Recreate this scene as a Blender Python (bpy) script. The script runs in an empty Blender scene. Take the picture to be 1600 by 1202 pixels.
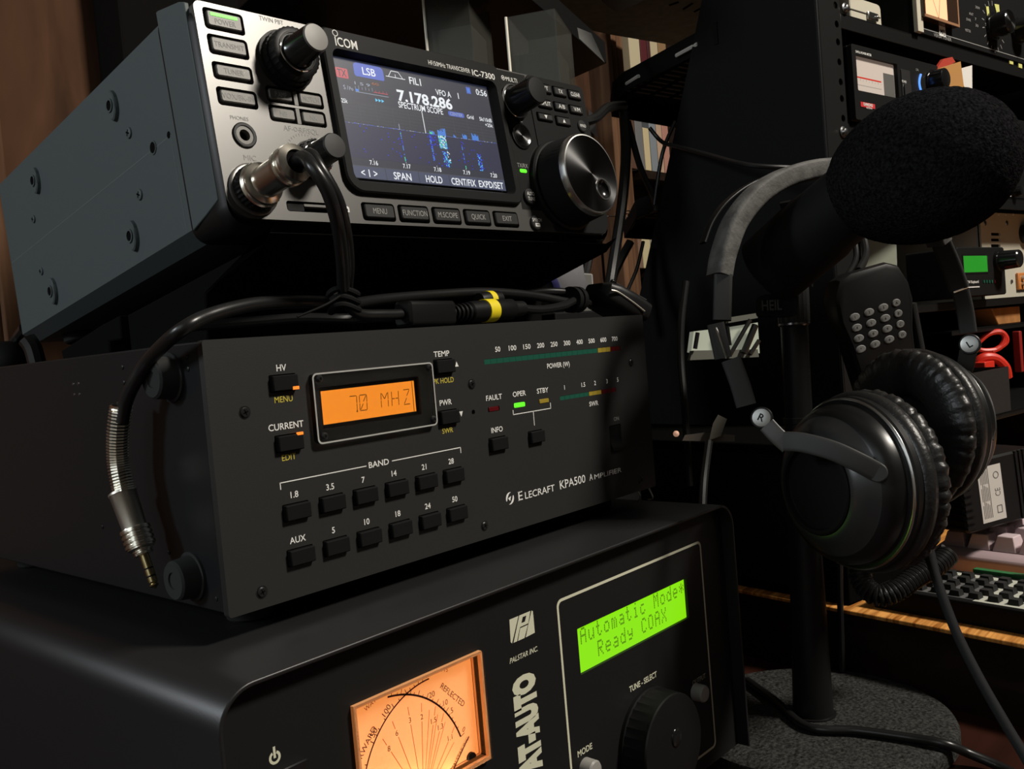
import bpy, bmesh, math, random
import numpy as np
from mathutils import Vector, Matrix, Euler
from mathutils.geometry import delaunay_2d_cdt
random.seed(7)
C = bpy.context.scene.collection
SC = bpy.context.scene
S = 0.001                                    # the script works in millimetres

# ------------------------------------------------------------------ camera
F_PX = 1437.8
CAM_LOC = Vector((-166.43, -292.10, 87.15))
CAM_ROT = Euler((1.52795, 0.08539, -0.84149), 'XYZ')
RC = CAM_ROT.to_matrix()
cd = bpy.data.cameras.new('camera'); cam = bpy.data.objects.new('camera', cd); C.objects.link(cam)
cam.location = CAM_LOC * S; cam.rotation_euler = CAM_ROT
cd.sensor_fit = 'HORIZONTAL'; cd.sensor_width = 36; cd.lens = F_PX / 1600 * 36
cd.clip_start = 0.01; cd.clip_end = 60
SC.camera = cam

# ------------------------------------------------------------------ view + world + lights
SC.view_settings.view_transform = 'Standard'; SC.view_settings.look = 'None'
SC.view_settings.exposure = 0.0; SC.view_settings.gamma = 1.0
SC.view_settings.use_curve_mapping = False
w = bpy.data.worlds.new('room_air'); SC.world = w; w.use_nodes = True
w.node_tree.nodes['Background'].inputs[0].default_value = (0.9, 0.95, 1.0, 1)
w.node_tree.nodes['Background'].inputs[1].default_value = 0.011
def area(name, loc, target, size, power, color, size_y=None):
    l = bpy.data.lights.new(name, 'AREA'); l.energy = power; l.color = color; l.size = size
    if size_y: l.shape = 'RECTANGLE'; l.size_y = size_y
    o = bpy.data.objects.new(name, l); C.objects.link(o)
    o.location = Vector(loc) * S
    d = (Vector(target) - Vector(loc)).normalized()
    o.rotation_euler = d.to_track_quat('-Z', 'Y').to_euler()
    return o
# warm ceiling lamp in the room, in front and to the right of the bench
area('ceiling_lamp_light', (830, -1380, 1540), (150, 0, 100), 0.30, 50, (1.0, 0.93, 0.83))
# cool light from the left of the bench, source unseen
area('left_light', (-1150, -260, 640), (0, 60, 150), 0.7, 1.9, (0.84, 0.95, 1.0))
# cool lamp in the back left corner of the room
area('corner_lamp_light', (-1450, 600, 740), (0, 40, 60), 0.28, 11.5, (0.88, 0.95, 1.0))
# ------------------------------------------------------------------ rays of the photograph -> points in the room (mm)
def ray(u, v): return RC @ Vector(((u - 800) / F_PX, -(v - 601) / F_PX, -1.0))
def at_y(u, v, y): d = ray(u, v); return CAM_LOC + d * ((y - CAM_LOC.y) / d.y)
def at_x(u, v, x): d = ray(u, v); return CAM_LOC + d * ((x - CAM_LOC.x) / d.x)
def at_z(u, v, z): d = ray(u, v); return CAM_LOC + d * ((z - CAM_LOC.z) / d.z)
def at_d(u, v, dep): return CAM_LOC + ray(u, v) * dep
def on_plane(u, v, o, n): d = ray(u, v); return CAM_LOC + d * ((o - CAM_LOC).dot(n) / d.dot(n))
# ------------------------------------------------------------------ materials
def lin(c):
    return tuple(((x / 255) / 12.92 if x / 255 <= .04045 else (((x / 255) + .055) / 1.055) ** 2.4) for x in c)
def mat(name, col, rough=.5, metal=0., arot=0, spec=.5, emit=None, estr=1., bump=0, bscale=900, var=0, coat=0, alpha=1, trans=0, ior=1.45, aniso=0, vscale=None, bdist=.0004):
    """col is linear rgb"""
    m = bpy.data.materials.new(name); m.use_nodes = True
    nt = m.node_tree; b = nt.nodes['Principled BSDF']
    b.inputs['Base Color'].default_value = (*col, 1); b.inputs['Roughness'].default_value = rough
    b.inputs['Metallic'].default_value = metal; b.inputs['Specular IOR Level'].default_value = spec
    b.inputs['IOR'].default_value = ior
    if emit: b.inputs['Emission Color'].default_value = (*emit, 1); b.inputs['Emission Strength'].default_value = estr
    if coat: b.inputs['Coat Weight'].default_value = coat; b.inputs['Coat Roughness'].default_value = .08
    if trans: b.inputs['Transmission Weight'].default_value = trans
    if alpha < 1: b.inputs['Alpha'].default_value = alpha
    if aniso: b.inputs['Anisotropic'].default_value = aniso; b.inputs['Anisotropic Rotation'].default_value = arot
    if bump or var:
        tc = nt.nodes.new('ShaderNodeTexCoord'); n = nt.nodes.new('ShaderNodeTexNoise')
        n.inputs['Scale'].default_value = bscale; n.inputs['Detail'].default_value = 3
        nt.links.new(tc.outputs['Object'], n.inputs['Vector'])
        if bump:
            bp = nt.nodes.new('ShaderNodeBump'); bp.inputs['Strength'].default_value = bump; bp.inputs['Distance'].default_value = bdist
            nt.links.new(n.outputs['Fac'], bp.inputs['Height']); nt.links.new(bp.outputs['Normal'], b.inputs['Normal'])
        if var:
            n2 = n
            if vscale:
                n2 = nt.nodes.new('ShaderNodeTexNoise'); n2.inputs['Scale'].default_value = vscale; n2.inputs['Detail'].default_value = 4
                nt.links.new(tc.outputs['Object'], n2.inputs['Vector'])
            r = nt.nodes.new('ShaderNodeValToRGB')
            r.color_ramp.elements[0].position = .3; r.color_ramp.elements[1].position = .7
            r.color_ramp.elements[0].color = (*[c * (1 - var) for c in col], 1)
            r.color_ramp.elements[1].color = (*[min(1, c * (1 + var)) for c in col], 1)
            nt.links.new(n2.outputs['Fac'], r.inputs['Fac']); nt.links.new(r.outputs['Color'], b.inputs['Base Color'])
    return m
def wood(name, dark, light, scale=(60, 60, 4), rough=.5, rings=3.):
    m = bpy.data.materials.new(name); m.use_nodes = True; nt = m.node_tree; b = nt.nodes['Principled BSDF']
    tc = nt.nodes.new('ShaderNodeTexCoord'); mp = nt.nodes.new('ShaderNodeMapping'); mp.inputs['Scale'].default_value = scale
    n = nt.nodes.new('ShaderNodeTexNoise'); n.inputs['Scale'].default_value = 1.0; n.inputs['Detail'].default_value = 6; n.inputs['Distortion'].default_value = .6
    r = nt.nodes.new('ShaderNodeValToRGB'); r.color_ramp.elements[0].color = (*dark, 1); r.color_ramp.elements[1].color = (*light, 1)
    r.color_ramp.elements[0].position = .36; r.color_ramp.elements[1].position = .66
    nt.links.new(tc.outputs['Object'], mp.inputs['Vector']); nt.links.new(mp.outputs['Vector'], n.inputs['Vector'])
    nt.links.new(n.outputs['Fac'], r.inputs['Fac']); nt.links.new(r.outputs['Color'], b.inputs['Base Color'])
    b.inputs['Roughness'].default_value = rough; b.inputs['Specular IOR Level'].default_value = .2
    return m
M = {}
M['amp_paint'] = mat('satin_black_paint', (.020, .020, .019), .50, spec=.45, bump=.12, bscale=1600, bdist=.0002)
M['amp_case'] = mat('black_case_paint', (.010, .0115, .0125), .36, spec=.4, bump=.1, bscale=1500, bdist=.0002)
M['tuner_paint'] = mat('semi_gloss_black_paint', (.0115, .0115, .012), .40, spec=.55, bump=.08, bscale=1400, bdist=.0002)
M['tuner_panel'] = mat('matte_black_panel', (.0085, .0085, .0083), .55, spec=.28)
M['radio_case'] = mat('grey_textured_paint', (.066, .083, .086), .55, spec=.4, bump=.15, bscale=1300, bdist=.0002)
M['radio_face'] = mat('metallic_charcoal_paint', (.140, .137, .131), .35, metal=.75, spec=.5, bump=.06, bscale=2500, bdist=.0001)
M['radio_face2'] = mat('charcoal_plastic', (.0105, .0105, .0104), .5, spec=.12, bump=.08, bscale=2200, bdist=.0001)
M['blk'] = mat('black_plastic', (.0068, .0068, .0068), .42, spec=.28)
M['blk_gloss'] = mat('glossy_black_plastic', (.008, .008, .008), .18, spec=.5)
M['blk_matte'] = mat('matte_black_plastic', (.006, .006, .0061), .72, spec=.14)
M['hole'] = mat('dark_recess', (.002, .002, .002), .9, spec=.1)
M['rubber'] = mat('black_rubber', (.012, .012, .0125), .8, spec=.2, bump=.2, bscale=900)
M['cable'] = mat('black_cable_jacket', (.010, .010, .010), .32, spec=.5)
M['key'] = mat('grey_key_plastic', (.11, .107, .10), .45, metal=.35, spec=.5, bump=.08, bscale=2000, bdist=.0001)
M['key_dark'] = mat('dark_grey_key_plastic', (.022, .022, .022), .48, spec=.3, bump=.08, bscale=2000, bdist=.0001)
M['white'] = mat('white_print', (.80, .80, .77), .6, spec=.2)
M['faint'] = mat('pale_grey_print', (.30, .30, .29), .6, spec=.2)
M['cream'] = mat('cream_print', (.62, .62, .47), .6, spec=.2)
M['yellow'] = mat('yellow_print', (.55, .45, .06), .6, spec=.2)
M['nickel'] = mat('nickel_plate', (.88, .84, .74), .22, metal=1)
M['nickel_r'] = mat('brushed_nickel', (.66, .63, .56), .38, metal=1)
M['gold'] = mat('dull_brass', (.50, .42, .22), .25, metal=1)
M['chrome'] = mat('chrome', (.85, .85, .85), .08, metal=1)
M['alu'] = mat('spun_aluminium', (.55, .55, .53), .28, metal=1, aniso=.7)
M['dial_face'] = mat('spun_dark_aluminium', (.20, .20, .20), .24, metal=1, aniso=.88, arot=.25)
M['screw'] = mat('black_oxide_steel', (.03, .03, .03), .35, metal=.6)
M['screw_s'] = mat('steel_screw', (.30, .30, .30), .3, metal=1)
def glow(name, c, s=1.): return mat(name, (.01, .01, .01), .4, emit=c, estr=s)
M['led_green'] = glow('lit_green_led', (.12, 1.0, .02), 1.3)
M['led_orange'] = glow('lit_orange_led', (1.0, .22, .02), 1.4)
M['led_red_off'] = mat('unlit_red_led', (.09, .004, .006), .25, spec=.5)
M['led_green_off'] = mat('unlit_green_led', (.012, .085, .055), .35, spec=.5)
M['led_yel_off'] = mat('unlit_yellow_led', (.33, .24, .03), .35, spec=.5)
M['lcd_orange'] = glow('amber_backlit_lcd', (1.0, .285, .022), 1.05)
M['lcd_green'] = glow('green_backlit_lcd', (.255, .80, .004), 1.0)
M['lcd_dark'] = mat('lcd_segment', (.02, .02, .01), .5, spec=.2, emit=(.10, .020, .002), estr=1)
M['lcd_dark_g'] = mat('lcd_dot', (.02, .03, .01), .5, spec=.2, emit=(.075, .21, .003), estr=1)
M['acrylic'] = mat('clear_acrylic', (.9, .9, .88), .04, trans=1., ior=1.45)
M['leather'] = mat('black_leatherette', (.013, .0125, .012), .38, spec=.5, bump=.5, bscale=420, bdist=.0006)
M['worn'] = mat('worn_grey_leatherette', (.085, .083, .078), .65, spec=.3, bump=.6, bscale=600, var=.45, vscale=110)
M['foam'] = mat('black_foam', (.0088, .0088, .0095), .95, spec=0., bump=1.0, bscale=900, var=.7, vscale=700, bdist=.001)
M['grit'] = mat('gritty_black_crackle_paint', (.026, .026, .024), .7, spec=.25, bump=1.0, bscale=480, var=.95, vscale=520, bdist=.0012)
M['wood_wall'] = wood('brown_wood_panel', lin((56, 37, 25)), lin((92, 63, 44)), (14, 14, 3), .9)
M['wood_post'] = wood('oak_trim', lin((110, 72, 38)), lin((182, 136, 84)), (60, 60, 4))
M['wood_strip'] = wood('brown_wood_strip', lin((84, 58, 40)), lin((120, 88, 64)), (60, 60, 4), .8)
M['wood_desk'] = wood('oak_desk_top', lin((150, 90, 36)), lin((238, 170, 92)), (16, 230, 16), .45)
M['wood_dark'] = wood('dark_brown_wood', (.010, .0055, .0035), (.022, .012, .008), (20, 20, 60), .5)
M['desk'] = wood('reddish_brown_desk', (.020, .0065, .0042), (.042, .013, .008), (10, 30, 10), .4)
M['red'] = mat('red_cable_jacket', (.62, .03, .015), .4)
M['beige'] = mat('beige_board', (.30, .275, .20), .8, var=.15, bscale=60)
M['cream_box'] = mat('cream_enamel', (.55, .52, .42), .5)
M['paper'] = mat('white_paper', (.70, .68, .64), .8)
M['kraft'] = mat('kraft_paper', (.42, .21, .06), .75)
M['pink'] = mat('aged_beige_plastic', (.44, .33, .35), .6, var=.08, bscale=30)
M['pinkkey'] = mat('pale_keycap_plastic', (.60, .48, .50), .5)
M['greykey'] = mat('greyed_keycap_plastic', (.30, .23, .25), .5)

# ------------------------------------------------------------------ mesh builder (mm)
def cr(pts, sub=8, closed=False):
    P = [Vector(p) for p in pts]; n = len(P); out = []
    if n < 3: return P
    rng = range(n if closed else n - 1)
    for i in rng:
        if closed: a, b, c, d = P[(i-1) % n], P[i], P[(i+1) % n], P[(i+2) % n]
        else: a, b, c, d = P[max(i-1, 0)], P[i], P[i+1], P[min(i+2, n-1)]
        for k in range(sub):
            t = k / sub
            out.append(.5 * ((2*b) + (c-a)*t + (2*a-5*b+4*c-d)*t*t + (3*b-a-3*c+d)*t*t*t))
    if not closed: out.append(P[-1])
    return out
def rrect(x0, x1, z0, z1, r, n=5):
    if not hasattr(r, '__len__'): r = [r]*4            # corners: bl, br, tr, tl
    out = []
    for (cx, cz, a0, rr) in ((x0+r[0], z0+r[0], 180, r[0]), (x1-r[1], z0+r[1], 270, r[1]), (x1-r[2], z1-r[2], 0, r[2]), (x0+r[3], z1-r[3], 90, r[3])):
        if rr <= 0: out.append((cx, cz)); continue
        for k in range(n+1):
            a = math.radians(a0 + 90*k/n); out.append((cx + rr*math.cos(a), cz + rr*math.sin(a)))
    return out
def circ(cx, cz, r, n=20): return [(cx + r*math.cos(2*math.pi*k/n), cz + r*math.sin(2*math.pi*k/n)) for k in range(n)]
def inside(p, L):
    c = False; j = len(L) - 1
    for i in range(len(L)):
        (xi, zi), (xj, zj) = L[i], L[j]
        if (zi > p.y) != (zj > p.y) and p.x < (xj-xi)*(p.y-zi)/(zj-zi) + xi: c = not c
        j = i
    return c
def basis(axis):
    a = Vector(axis).normalized(); t = Vector((0, 0, 1)) if abs(a.z) < .9 else Vector((1, 0, 0))
    u = t.cross(a).normalized(); return a, u, a.cross(u)
FR = {}
_txt = {}
def text_data(s, bold=0.):
    k = (s, bold)
    if k not in _txt:
        cu = bpy.data.curves.new('lettering_curve', 'FONT'); cu.body = s; cu.size = 1; cu.offset = bold; cu.resolution_u = 3
        o = bpy.data.objects.new('lettering_curve', cu); C.objects.link(o)
        me = bpy.data.meshes.new_from_object(o.evaluated_get(bpy.context.evaluated_depsgraph_get()))
        _txt[k] = ([v.co.copy() for v in me.vertices], [tuple(p.vertices) for p in me.polygons])
        bpy.data.objects.remove(o); bpy.data.curves.remove(cu); bpy.data.meshes.remove(me)
    return _txt[k]
CAPH = None
class MB:
    def __init__(s, off=(0, 0, 0)): s.v = []; s.f = []; s.m = []; s.off = Vector(off)
    def add(s, vs, fs, mi=0):
        o = len(s.v); s.v += [Vector(v) + s.off for v in vs]; s.f += [tuple(i + o for i in f) for f in fs]; s.m += [mi]*len(fs)
    def loft(s, rings, mi=0, cap0=True, cap1=True, closed=False, open_ring=False):
        n = len(rings[0]); vs = [p for r in rings for p in r]; fs = []
        R = len(rings); m = n - 1 if open_ring else n
        for i in range(R if closed else R - 1):
            a = i*n; b = ((i+1) % R)*n
            for k in range(m): fs.append((a+k, a+(k+1) % n, b+(k+1) % n, b+k))
        if not closed:
            if cap0: fs.append(tuple(range(n))[::-1])
            if cap1: fs.append(tuple((R-1)*n + k for k in range(n)))
        s.add(vs, fs, mi)
    def box(s, x0, x1, y0, y1, z0, z1, mi=0, c=0):
        if c:
            s.loft([[(x, y0, z) for x, z in rrect(x0+c, x1-c, z0+c, z1-c, c*.6, 1)], [(x, y0+c, z) for x, z in rrect(x0, x1, z0, z1, c*.6, 1)],
                    [(x, y1-c, z) for x, z in rrect(x0, x1, z0, z1, c*.6, 1)], [(x, y1, z) for x, z in rrect(x0+c, x1-c, z0+c, z1-c, c*.6, 1)]], mi); return
        s.add([(x0, y0, z0), (x1, y0, z0), (x1, y1, z0), (x0, y1, z0), (x0, y0, z1), (x1, y0, z1), (x1, y1, z1), (x0, y1, z1)],
              [(0, 3, 2, 1), (4, 5, 6, 7), (0, 1, 5, 4), (1, 2, 6, 5), (2, 3, 7, 6), (3, 0, 4, 7)], mi)
    def obox(s, o, ax, ay, az, hx, hy, hz, mi=0):
        o = Vector(o); ax, ay, az = Vector(ax)*hx, Vector(ay)*hy, Vector(az)*hz
        s.add([o + ax*i + ay*j + az*k for k in (-1, 1) for (i, j) in ((-1, -1), (1, -1), (1, 1), (-1, 1))],
              [(0, 3, 2, 1), (4, 5, 6, 7), (0, 1, 5, 4), (1, 2, 6, 5), (2, 3, 7, 6), (3, 0, 4, 7)], mi)
    def rbox(s, x0, x1, z0, z1, y0, y1, r, ch=0, mi=0, n=4):
        """rounded rectangle in XZ, from its chamfered front y0 to its back y1"""
        rs = []
        if ch: rs.append([(x, y0, z) for x, z in rrect(x0+ch, x1-ch, z0+ch, z1-ch, max(r-ch, .01) if not hasattr(r, '__len__') else [max(q-ch, .01) for q in r], n)])
        rs += [[(x, y0+ch, z) for x, z in rrect(x0, x1, z0, z1, r, n)], [(x, y1, z) for x, z in rrect(x0, x1, z0, z1, r, n)]]
        s.loft(rs, mi)
    def prism(s, poly, z0, z1, mi=0): s.loft([[(x, y, z0) for x, y in poly], [(x, y, z1) for x, y in poly]], mi)
    def prism_x(s, poly, x0, x1, mi=0): s.loft([[(x0, y, z) for y, z in poly], [(x1, y, z) for y, z in poly]], mi)
    def plate(s, outer, holes, y0, y1, mi=0, ch=0):
        loops = [outer] + list(holes); co = []; ed = []
        for L in loops:
            o = len(co); co += [Vector((x, z)) for x, z in L]; ed += [(o+i, o+(i+1) % len(L)) for i in range(len(L))]
        v2, e2, f2, _, _, _ = delaunay_2d_cdt(co, ed, [], 1, 1e-6)
        f2 = [f for f in f2 if not any(inside(sum((v2[i] for i in f), Vector((0, 0)))/len(f), h) for h in holes)]
        s.add([(v.x, y0, v.y) for v in v2], [tuple(f) for f in f2], mi)
        for i, L in enumerate(loops): s.loft([[(x, y0, z) for x, z in L], [(x, y1, z) for x, z in L]], mi, False, False)
    def lathe(s, o, axis, prof, n=32, mi=0, flute=None, cap0=True, cap1=True, sq=1., up=None):
        a, u, v = basis(axis); o = Vector(o)
        if up is not None: v = (Vector(up) - a*Vector(up).dot(a)).normalized(); u = v.cross(a)
        rs = []
        for p in prof:
            d, r = p[0], p[1]; fl = p[2] if len(p) > 2 else 0
            rs.append([o + a*d + (u*math.cos(2*math.pi*k/n)*sq + v*math.sin(2*math.pi*k/n))*(r*(1 + fl*(1 if k % 2 else -1))) for k in range(n)])
        s.loft(rs, mi, cap0, cap1)
    def cyl(s, p0, p1, r0, r1=None, n=20, mi=0):
        p0, p1 = Vector(p0), Vector(p1); s.lathe(p0, p1 - p0, [(0, r0), ((p1-p0).length, r0 if r1 is None else r1)], n, mi)
    def tube(s, pts, r, n=10, mi=0, sub=8, closed=False):
        P = cr(pts, sub, closed) if sub else [Vector(p) for p in pts]
        N = len(P); rs = []; u = None
        for i in range(N):
            t = (P[(i+1) % N] - P[i-1]) if closed else (P[min(i+1, N-1)] - P[max(i-1, 0)])
            t = t.normalized()
            if u is None: _, u, _ = basis(t)
            u = (u - t*u.dot(t)).normalized(); w_ = t.cross(u)
            rr = r(i/(N-1)) if callable(r) else r
            rs.append([P[i] + (u*math.cos(2*math.pi*k/n) + w_*math.sin(2*math.pi*k/n))*rr for k in range(n)])
        s.loft(rs, mi, closed=closed)
    def ribbon(s, pts, wdir, w_, t, mi=0, sub=8, rnd=2, smooth=True):
        """band of width w_ (along wdir) and thickness t following pts; wdir one vector or one per point"""
        P = cr(pts, sub) if sub else [Vector(p) for p in pts]; N = len(P); rs = []
        W = [Vector(wdir)]*N if not isinstance(wdir, list) else (cr(wdir, sub) if sub else [Vector(x) for x in wdir])
        prof = rrect(-.5, .5, -.5, .5, .2, rnd)
        for i in range(N):
            tg = (P[min(i+1, N-1)] - P[max(i-1, 0)]).normalized(); wd = (W[i] - tg*W[i].dot(tg)).normalized(); nd = tg.cross(wd)
            ww = w_(i/(N-1)) if callable(w_) else w_; tt = t(i/(N-1)) if callable(t) else t
            rs.append([P[i] + wd*(x*ww) + nd*(z*tt) for x, z in prof])
        s.loft(rs, mi)
    def ball(s, o, r, mi=0, n=16, axes=None):
        o = Vector(o); A = axes or (Vector((1, 0, 0)), Vector((0, 1, 0)), Vector((0, 0, 1)))
        R = r if hasattr(r, '__len__') else (r, r, r); rs = []
        for i in range(1, n):
            th = math.pi*i/n
            rs.append([o + A[0]*(R[0]*math.sin(th)*math.cos(2*math.pi*k/(2*n))) + A[1]*(R[1]*math.sin(th)*math.sin(2*math.pi*k/(2*n))) + A[2]*(R[2]*math.cos(th)) for k in range(2*n)])
        s.loft(rs, mi)
    def quad(s, a, b, c, d, mi=0): s.add([a, b, c, d], [(0, 1, 2, 3)], mi)
    def poly(s, pts, mi=0): s.add(pts, [tuple(range(len(pts)))], mi)
    def text3(s, st, o, right, up, h, w_=None, mi=0, align='c', bold=0., shear=0.):
        global CAPH
        if CAPH is None: CAPH = max(v.y for v in text_data('H')[0])
        vs, fs = text_data(st, bold)
        if not vs: return
        x0 = min(v.x for v in vs); x1 = max(v.x for v in vs)
        k = h / CAPH; kx = (w_ / (x1 - x0)) if w_ else k
        ox = {'c': (x0+x1)/2, 'l': x0, 'r': x1}[align]
        o, right, up = Vector(o), Vector(right).normalized(), Vector(up).normalized()
        s.add([o + right*((v.x - ox)*kx + shear*(v.y - CAPH/2)*k) + up*((v.y - CAPH/2)*k) for v in vs], fs, mi)
    def t(s, st, x, z, h, y=0., w_=None, mi=0, align='c', bold=0., shear=0.):
        s.text3(st, (x, y, z), (1, 0, 0), (0, 0, 1), h, w_, mi, align, bold, shear)
    def line(s, x0, z0, x1, z1, wd, y=0., mi=0):
        d = Vector((x1-x0, 0, z1-z0)).normalized(); n = Vector((-d.z, 0, d.x))*wd/2
        a = Vector((x0, y, z0)); b = Vector((x1, y, z1)); s.quad(a-n, b-n, b+n, a+n, mi)
    def rect(s, x0, x1, z0, z1, y=0., mi=0): s.quad((x0, y, z0), (x1, y, z0), (x1, y, z1), (x0, y, z1), mi)
    def build(s, name, mats, parent=None, world=False, smooth=35, bevel=0, seg=2, label=None, recalc=True):
        if not isinstance(mats, (list, tuple)): mats = [mats]
        vs = s.v
        if parent is not None and world:
            inv = FR[parent.name].inverted(); vs = [inv @ v for v in vs]
        me = bpy.data.meshes.new(name); me.from_pydata([v*S for v in vs], [], s.f)
        for m_ in mats: me.materials.append(m_)
        me.polygons.foreach_set('material_index', s.m)
        if recalc:
            bm = bmesh.new(); bm.from_mesh(me); bmesh.ops.recalc_face_normals(bm, faces=bm.faces); bm.to_mesh(me); bm.free()
        if smooth:
            me.polygons.foreach_set('use_smooth', [True]*len(me.polygons)); me.set_sharp_from_angle(angle=math.radians(smooth))
        me.update()
        o = bpy.data.objects.new(name, me); C.objects.link(o)
        if parent is not None: o.parent = parent; FR[o.name] = FR[parent.name]
        else: FR[o.name] = Matrix.Identity(4)
        if bevel:
            b = o.modifiers.new('edge_rounding', 'BEVEL'); b.width = bevel*S; b.segments = seg; b.limit_method = 'ANGLE'; b.angle_limit = math.radians(40)
        if label: o['label'] = label
        return o
def thing(name, label, cat, loc=(0, 0, 0), rot=None, group=None):
    o = bpy.data.objects.new(name, None); C.objects.link(o); o.empty_display_size = .02
    rot = rot or Euler((0, 0, 0)); o.location = Vector(loc)*S; o.rotation_euler = rot
    FR[o.name] = Matrix.Translation(Vector(loc)) @ rot.to_matrix().to_4x4()
    o['label'] = label; o['category'] = cat
    if group: o['group'] = group
    return o
def tag(o, label, cat, group=None):
    o['label'] = label; o['category'] = cat
    if group: o['group'] = group
    return o
def struct(o): o['kind'] = 'structure'; return o
def place_at(o, loc):
    """move a one-mesh thing's origin to loc (mm) without moving its shape"""
    L = Vector(loc)*S
    o.data.transform(Matrix.Translation(-L)); o.location = L; FR[o.name] = Matrix.Translation(Vector(loc)); return o
def phillips(name, cx, cz, y, r, parent, m1=None, depth=.7):
    b = MB(); b.lathe((cx, y, cz), (0, -1, 0), [(0, r), (depth*.55, r*.97), (depth, r*.78)], 20, 0)
    for a in (.35, .35 + math.pi/2):
        d = Vector((math.cos(a), 0, math.sin(a))); n = Vector((-d.z, 0, d.x))
        b.obox((cx, y - depth, cz), d, (0, 1, 0), n, r*.55, .06, r*.13, 1)
    b.lathe((cx, y, cz), (0, -1, 0), [(0, r*1.28), (.12, r*1.24), (.12, r*1.04), (0, r*1.0)], 20, 2, cap0=False, cap1=False)
    return b.build(name, [m1 or M['screw'], M['hole'], M['screw']], parent)
# ================================================================== AMPLIFIER (middle of the stack)
TX, TY, TZ = -29.6, -39.1, -9.44             # front upper left corner of the tuner below it
AZ = 9.44
amp = thing('amplifier', 'black amplifier with an orange 7.0 MHZ display, middle of the stack, on the tuner', 'amplifier', (0, 0, -AZ))
O = (0, 0, AZ)
BX = [31.6, 48.0, 64.4, 81.0, 97.7, 114.0]
btn = [(31.2, 80.4), (31.2, 58.0), (114.2, 80.4), (114.2, 58.0)] + [(x, 32.1) for x in BX] + [(x, 15.2) for x in BX] + [(144.5, 42.0), (171.8, 41.7)]
def bsz(i): return (5.0, 2.8) if i == len(btn)-1 else (5.5, 2.9)
b = MB(O)
holes = []
for i, (x, z) in enumerate(btn):
    hx, hz = bsz(i); holes.append(rrect(x-hx-.45, x+hx+.35, z-hz-.4, z+hz+.4, .5, 2))
holes.append(rrect(46.5, 98, 61, 77.2, .5, 2))                      # display opening
holes.append(rrect(140.2, 248.9, 79.2, 81.7, .3, 1)); holes.append(rrect(193.0, 241.7, 57.2, 59.4, .3, 1))
holes += [rrect(140.0, 148.0, 57.2, 59.5, .5, 2), rrect(158.2, 166.6, 57.2, 59.5, .5, 2), rrect(176.4, 184.6, 57.3, 59.5, .5, 2)]
holes.append(circ(130.4, 58.4, 1.1, 14)); holes.append(rrect(232.5, 243.5, 25.5, 39.5, .6, 2))
b.plate(rrect(0, 273, 0, 98, 1.2, 3), holes, 0, 3)
b.plate(rrect(0, 273, 0, 98, 1.2, 3), [rrect(8, 265, 8, 90, 1, 2)], 3, 3.2)
face = b.build('faceplate', M['amp_paint'], amp, bevel=.5)
b = MB(O); b.rect(4, 269, 4, 94, 2.9); b.build('faceplate_backing', M['hole'], amp)
# lettering
b = MB(O); y = -.07; TH = 2.35
for st, x, z, wd in (('HV', 31.1, 86.1, 4.3), ('CURRENT', 30.8, 64.4, 15.4), ('TEMP', 113.7, 86.0, 9.5), ('PWR', 113.6, 64.6, 7.3), ('BAND', 73.1, 43.8, 10.6),
                  ('POWER (W)', 194.1, 75.2, 18.0), ('FAULT', 144.8, 63.7, 10.8), ('OPER', 162.6, 63.7, 9.4), ('STBY', 180.1, 63.6, 8.8), ('INFO', 144.9, 48.6, 7.8), ('SWR', 220.8, 52.9, 7.8)):
    b.t(st, x, z, TH, y, wd, 0, bold=.012)
b.t('ON', 239.8, 42.6, 2.0, y, 4.6, 2)
for st, x in zip(('1.8', '3.5', '7', '14', '21', '28'), (31.5, 48, 64.3, 80.6, 97.5, 113.7)): b.t(st, x, 38.5, 2.3, y, None, 0, bold=.012)
for st, x in zip(('AUX', '5', '10', '18', '24', '50'), (31.1, 47.6, 64.2, 80.7, 97.6, 113.9)): b.t(st, x, 21.6, 2.3, y, None, 0, bold=.012)
for i, st in enumerate(('50', '100', '150', '200', '250', '300', '400', '500', '600', '700')): b.t(st, 150.1 + 10.46*i, 85.8, 2.3, y, 3.5 if i == 0 else 5.4, 0, bold=.012)
for st, x in zip(('1', '1.5', '2', '3', '5'), (197.4, 213.1, 223.3, 234.0, 244.0)): b.t(st, x, 63.5, 2.2, y, None, 0, bold=.01)
for st, x, z in (('MENU', 30.8, 74.4), ('EDIT', 30.7, 52.7), ('PK HOLD', 113.5, 74.2), ('SWR', 113.3, 52.2)):
    b.t(st, x, z, 2.2, y, {'MENU': 7.9, 'EDIT': 6.2, 'PK HOLD': 12.4, 'SWR': 6.6}[st], 1, bold=.008)
for x0, z0, x1, z1 in ((25.8, 43.7, 66.6, 43.7), (80.1, 43.7, 120.2, 43.7), (25.8, 43.9, 25.8, 41.2), (120.2, 43.9, 120.2, 41.2),
                       (157, 54.2, 185.3, 54.2), (157.1, 54.1, 157.1, 56.4), (185.2, 54.1, 185.2, 57.0), (171.7, 54.2, 171.7, 47.2)): b.line(x0, z0, x1, z1, .38, y)
b.poly([(121.3, y, 79.7), (123.5, y, 79.7), (122.4, y, 82.0)]); b.poly([(121.4, y, 59.6), (122.5, y, 57.2), (123.6, y, 59.6)])
b.build('lettering', [M['white'], M['yellow'], M['faint']], face, smooth=0, recalc=False)
b = MB(O)                                                              # maker's mark and name
b.t('E', 157.2, 15.3, 4.2, y, 3.0, 0, bold=.004); b.t('LECRAFT', 171.7, 14.75, 3.2, y, 22.5, 0, bold=.004)
b.t('KPA500', 197.7, 15.2, 4.0, y, 21.0, 0, bold=.004); b.t('A', 213.2, 15.0, 3.3, y, 2.8, 0); b.t('MPLIFIER', 228.4, 14.6, 2.5, y, 24.6, 0)
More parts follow.
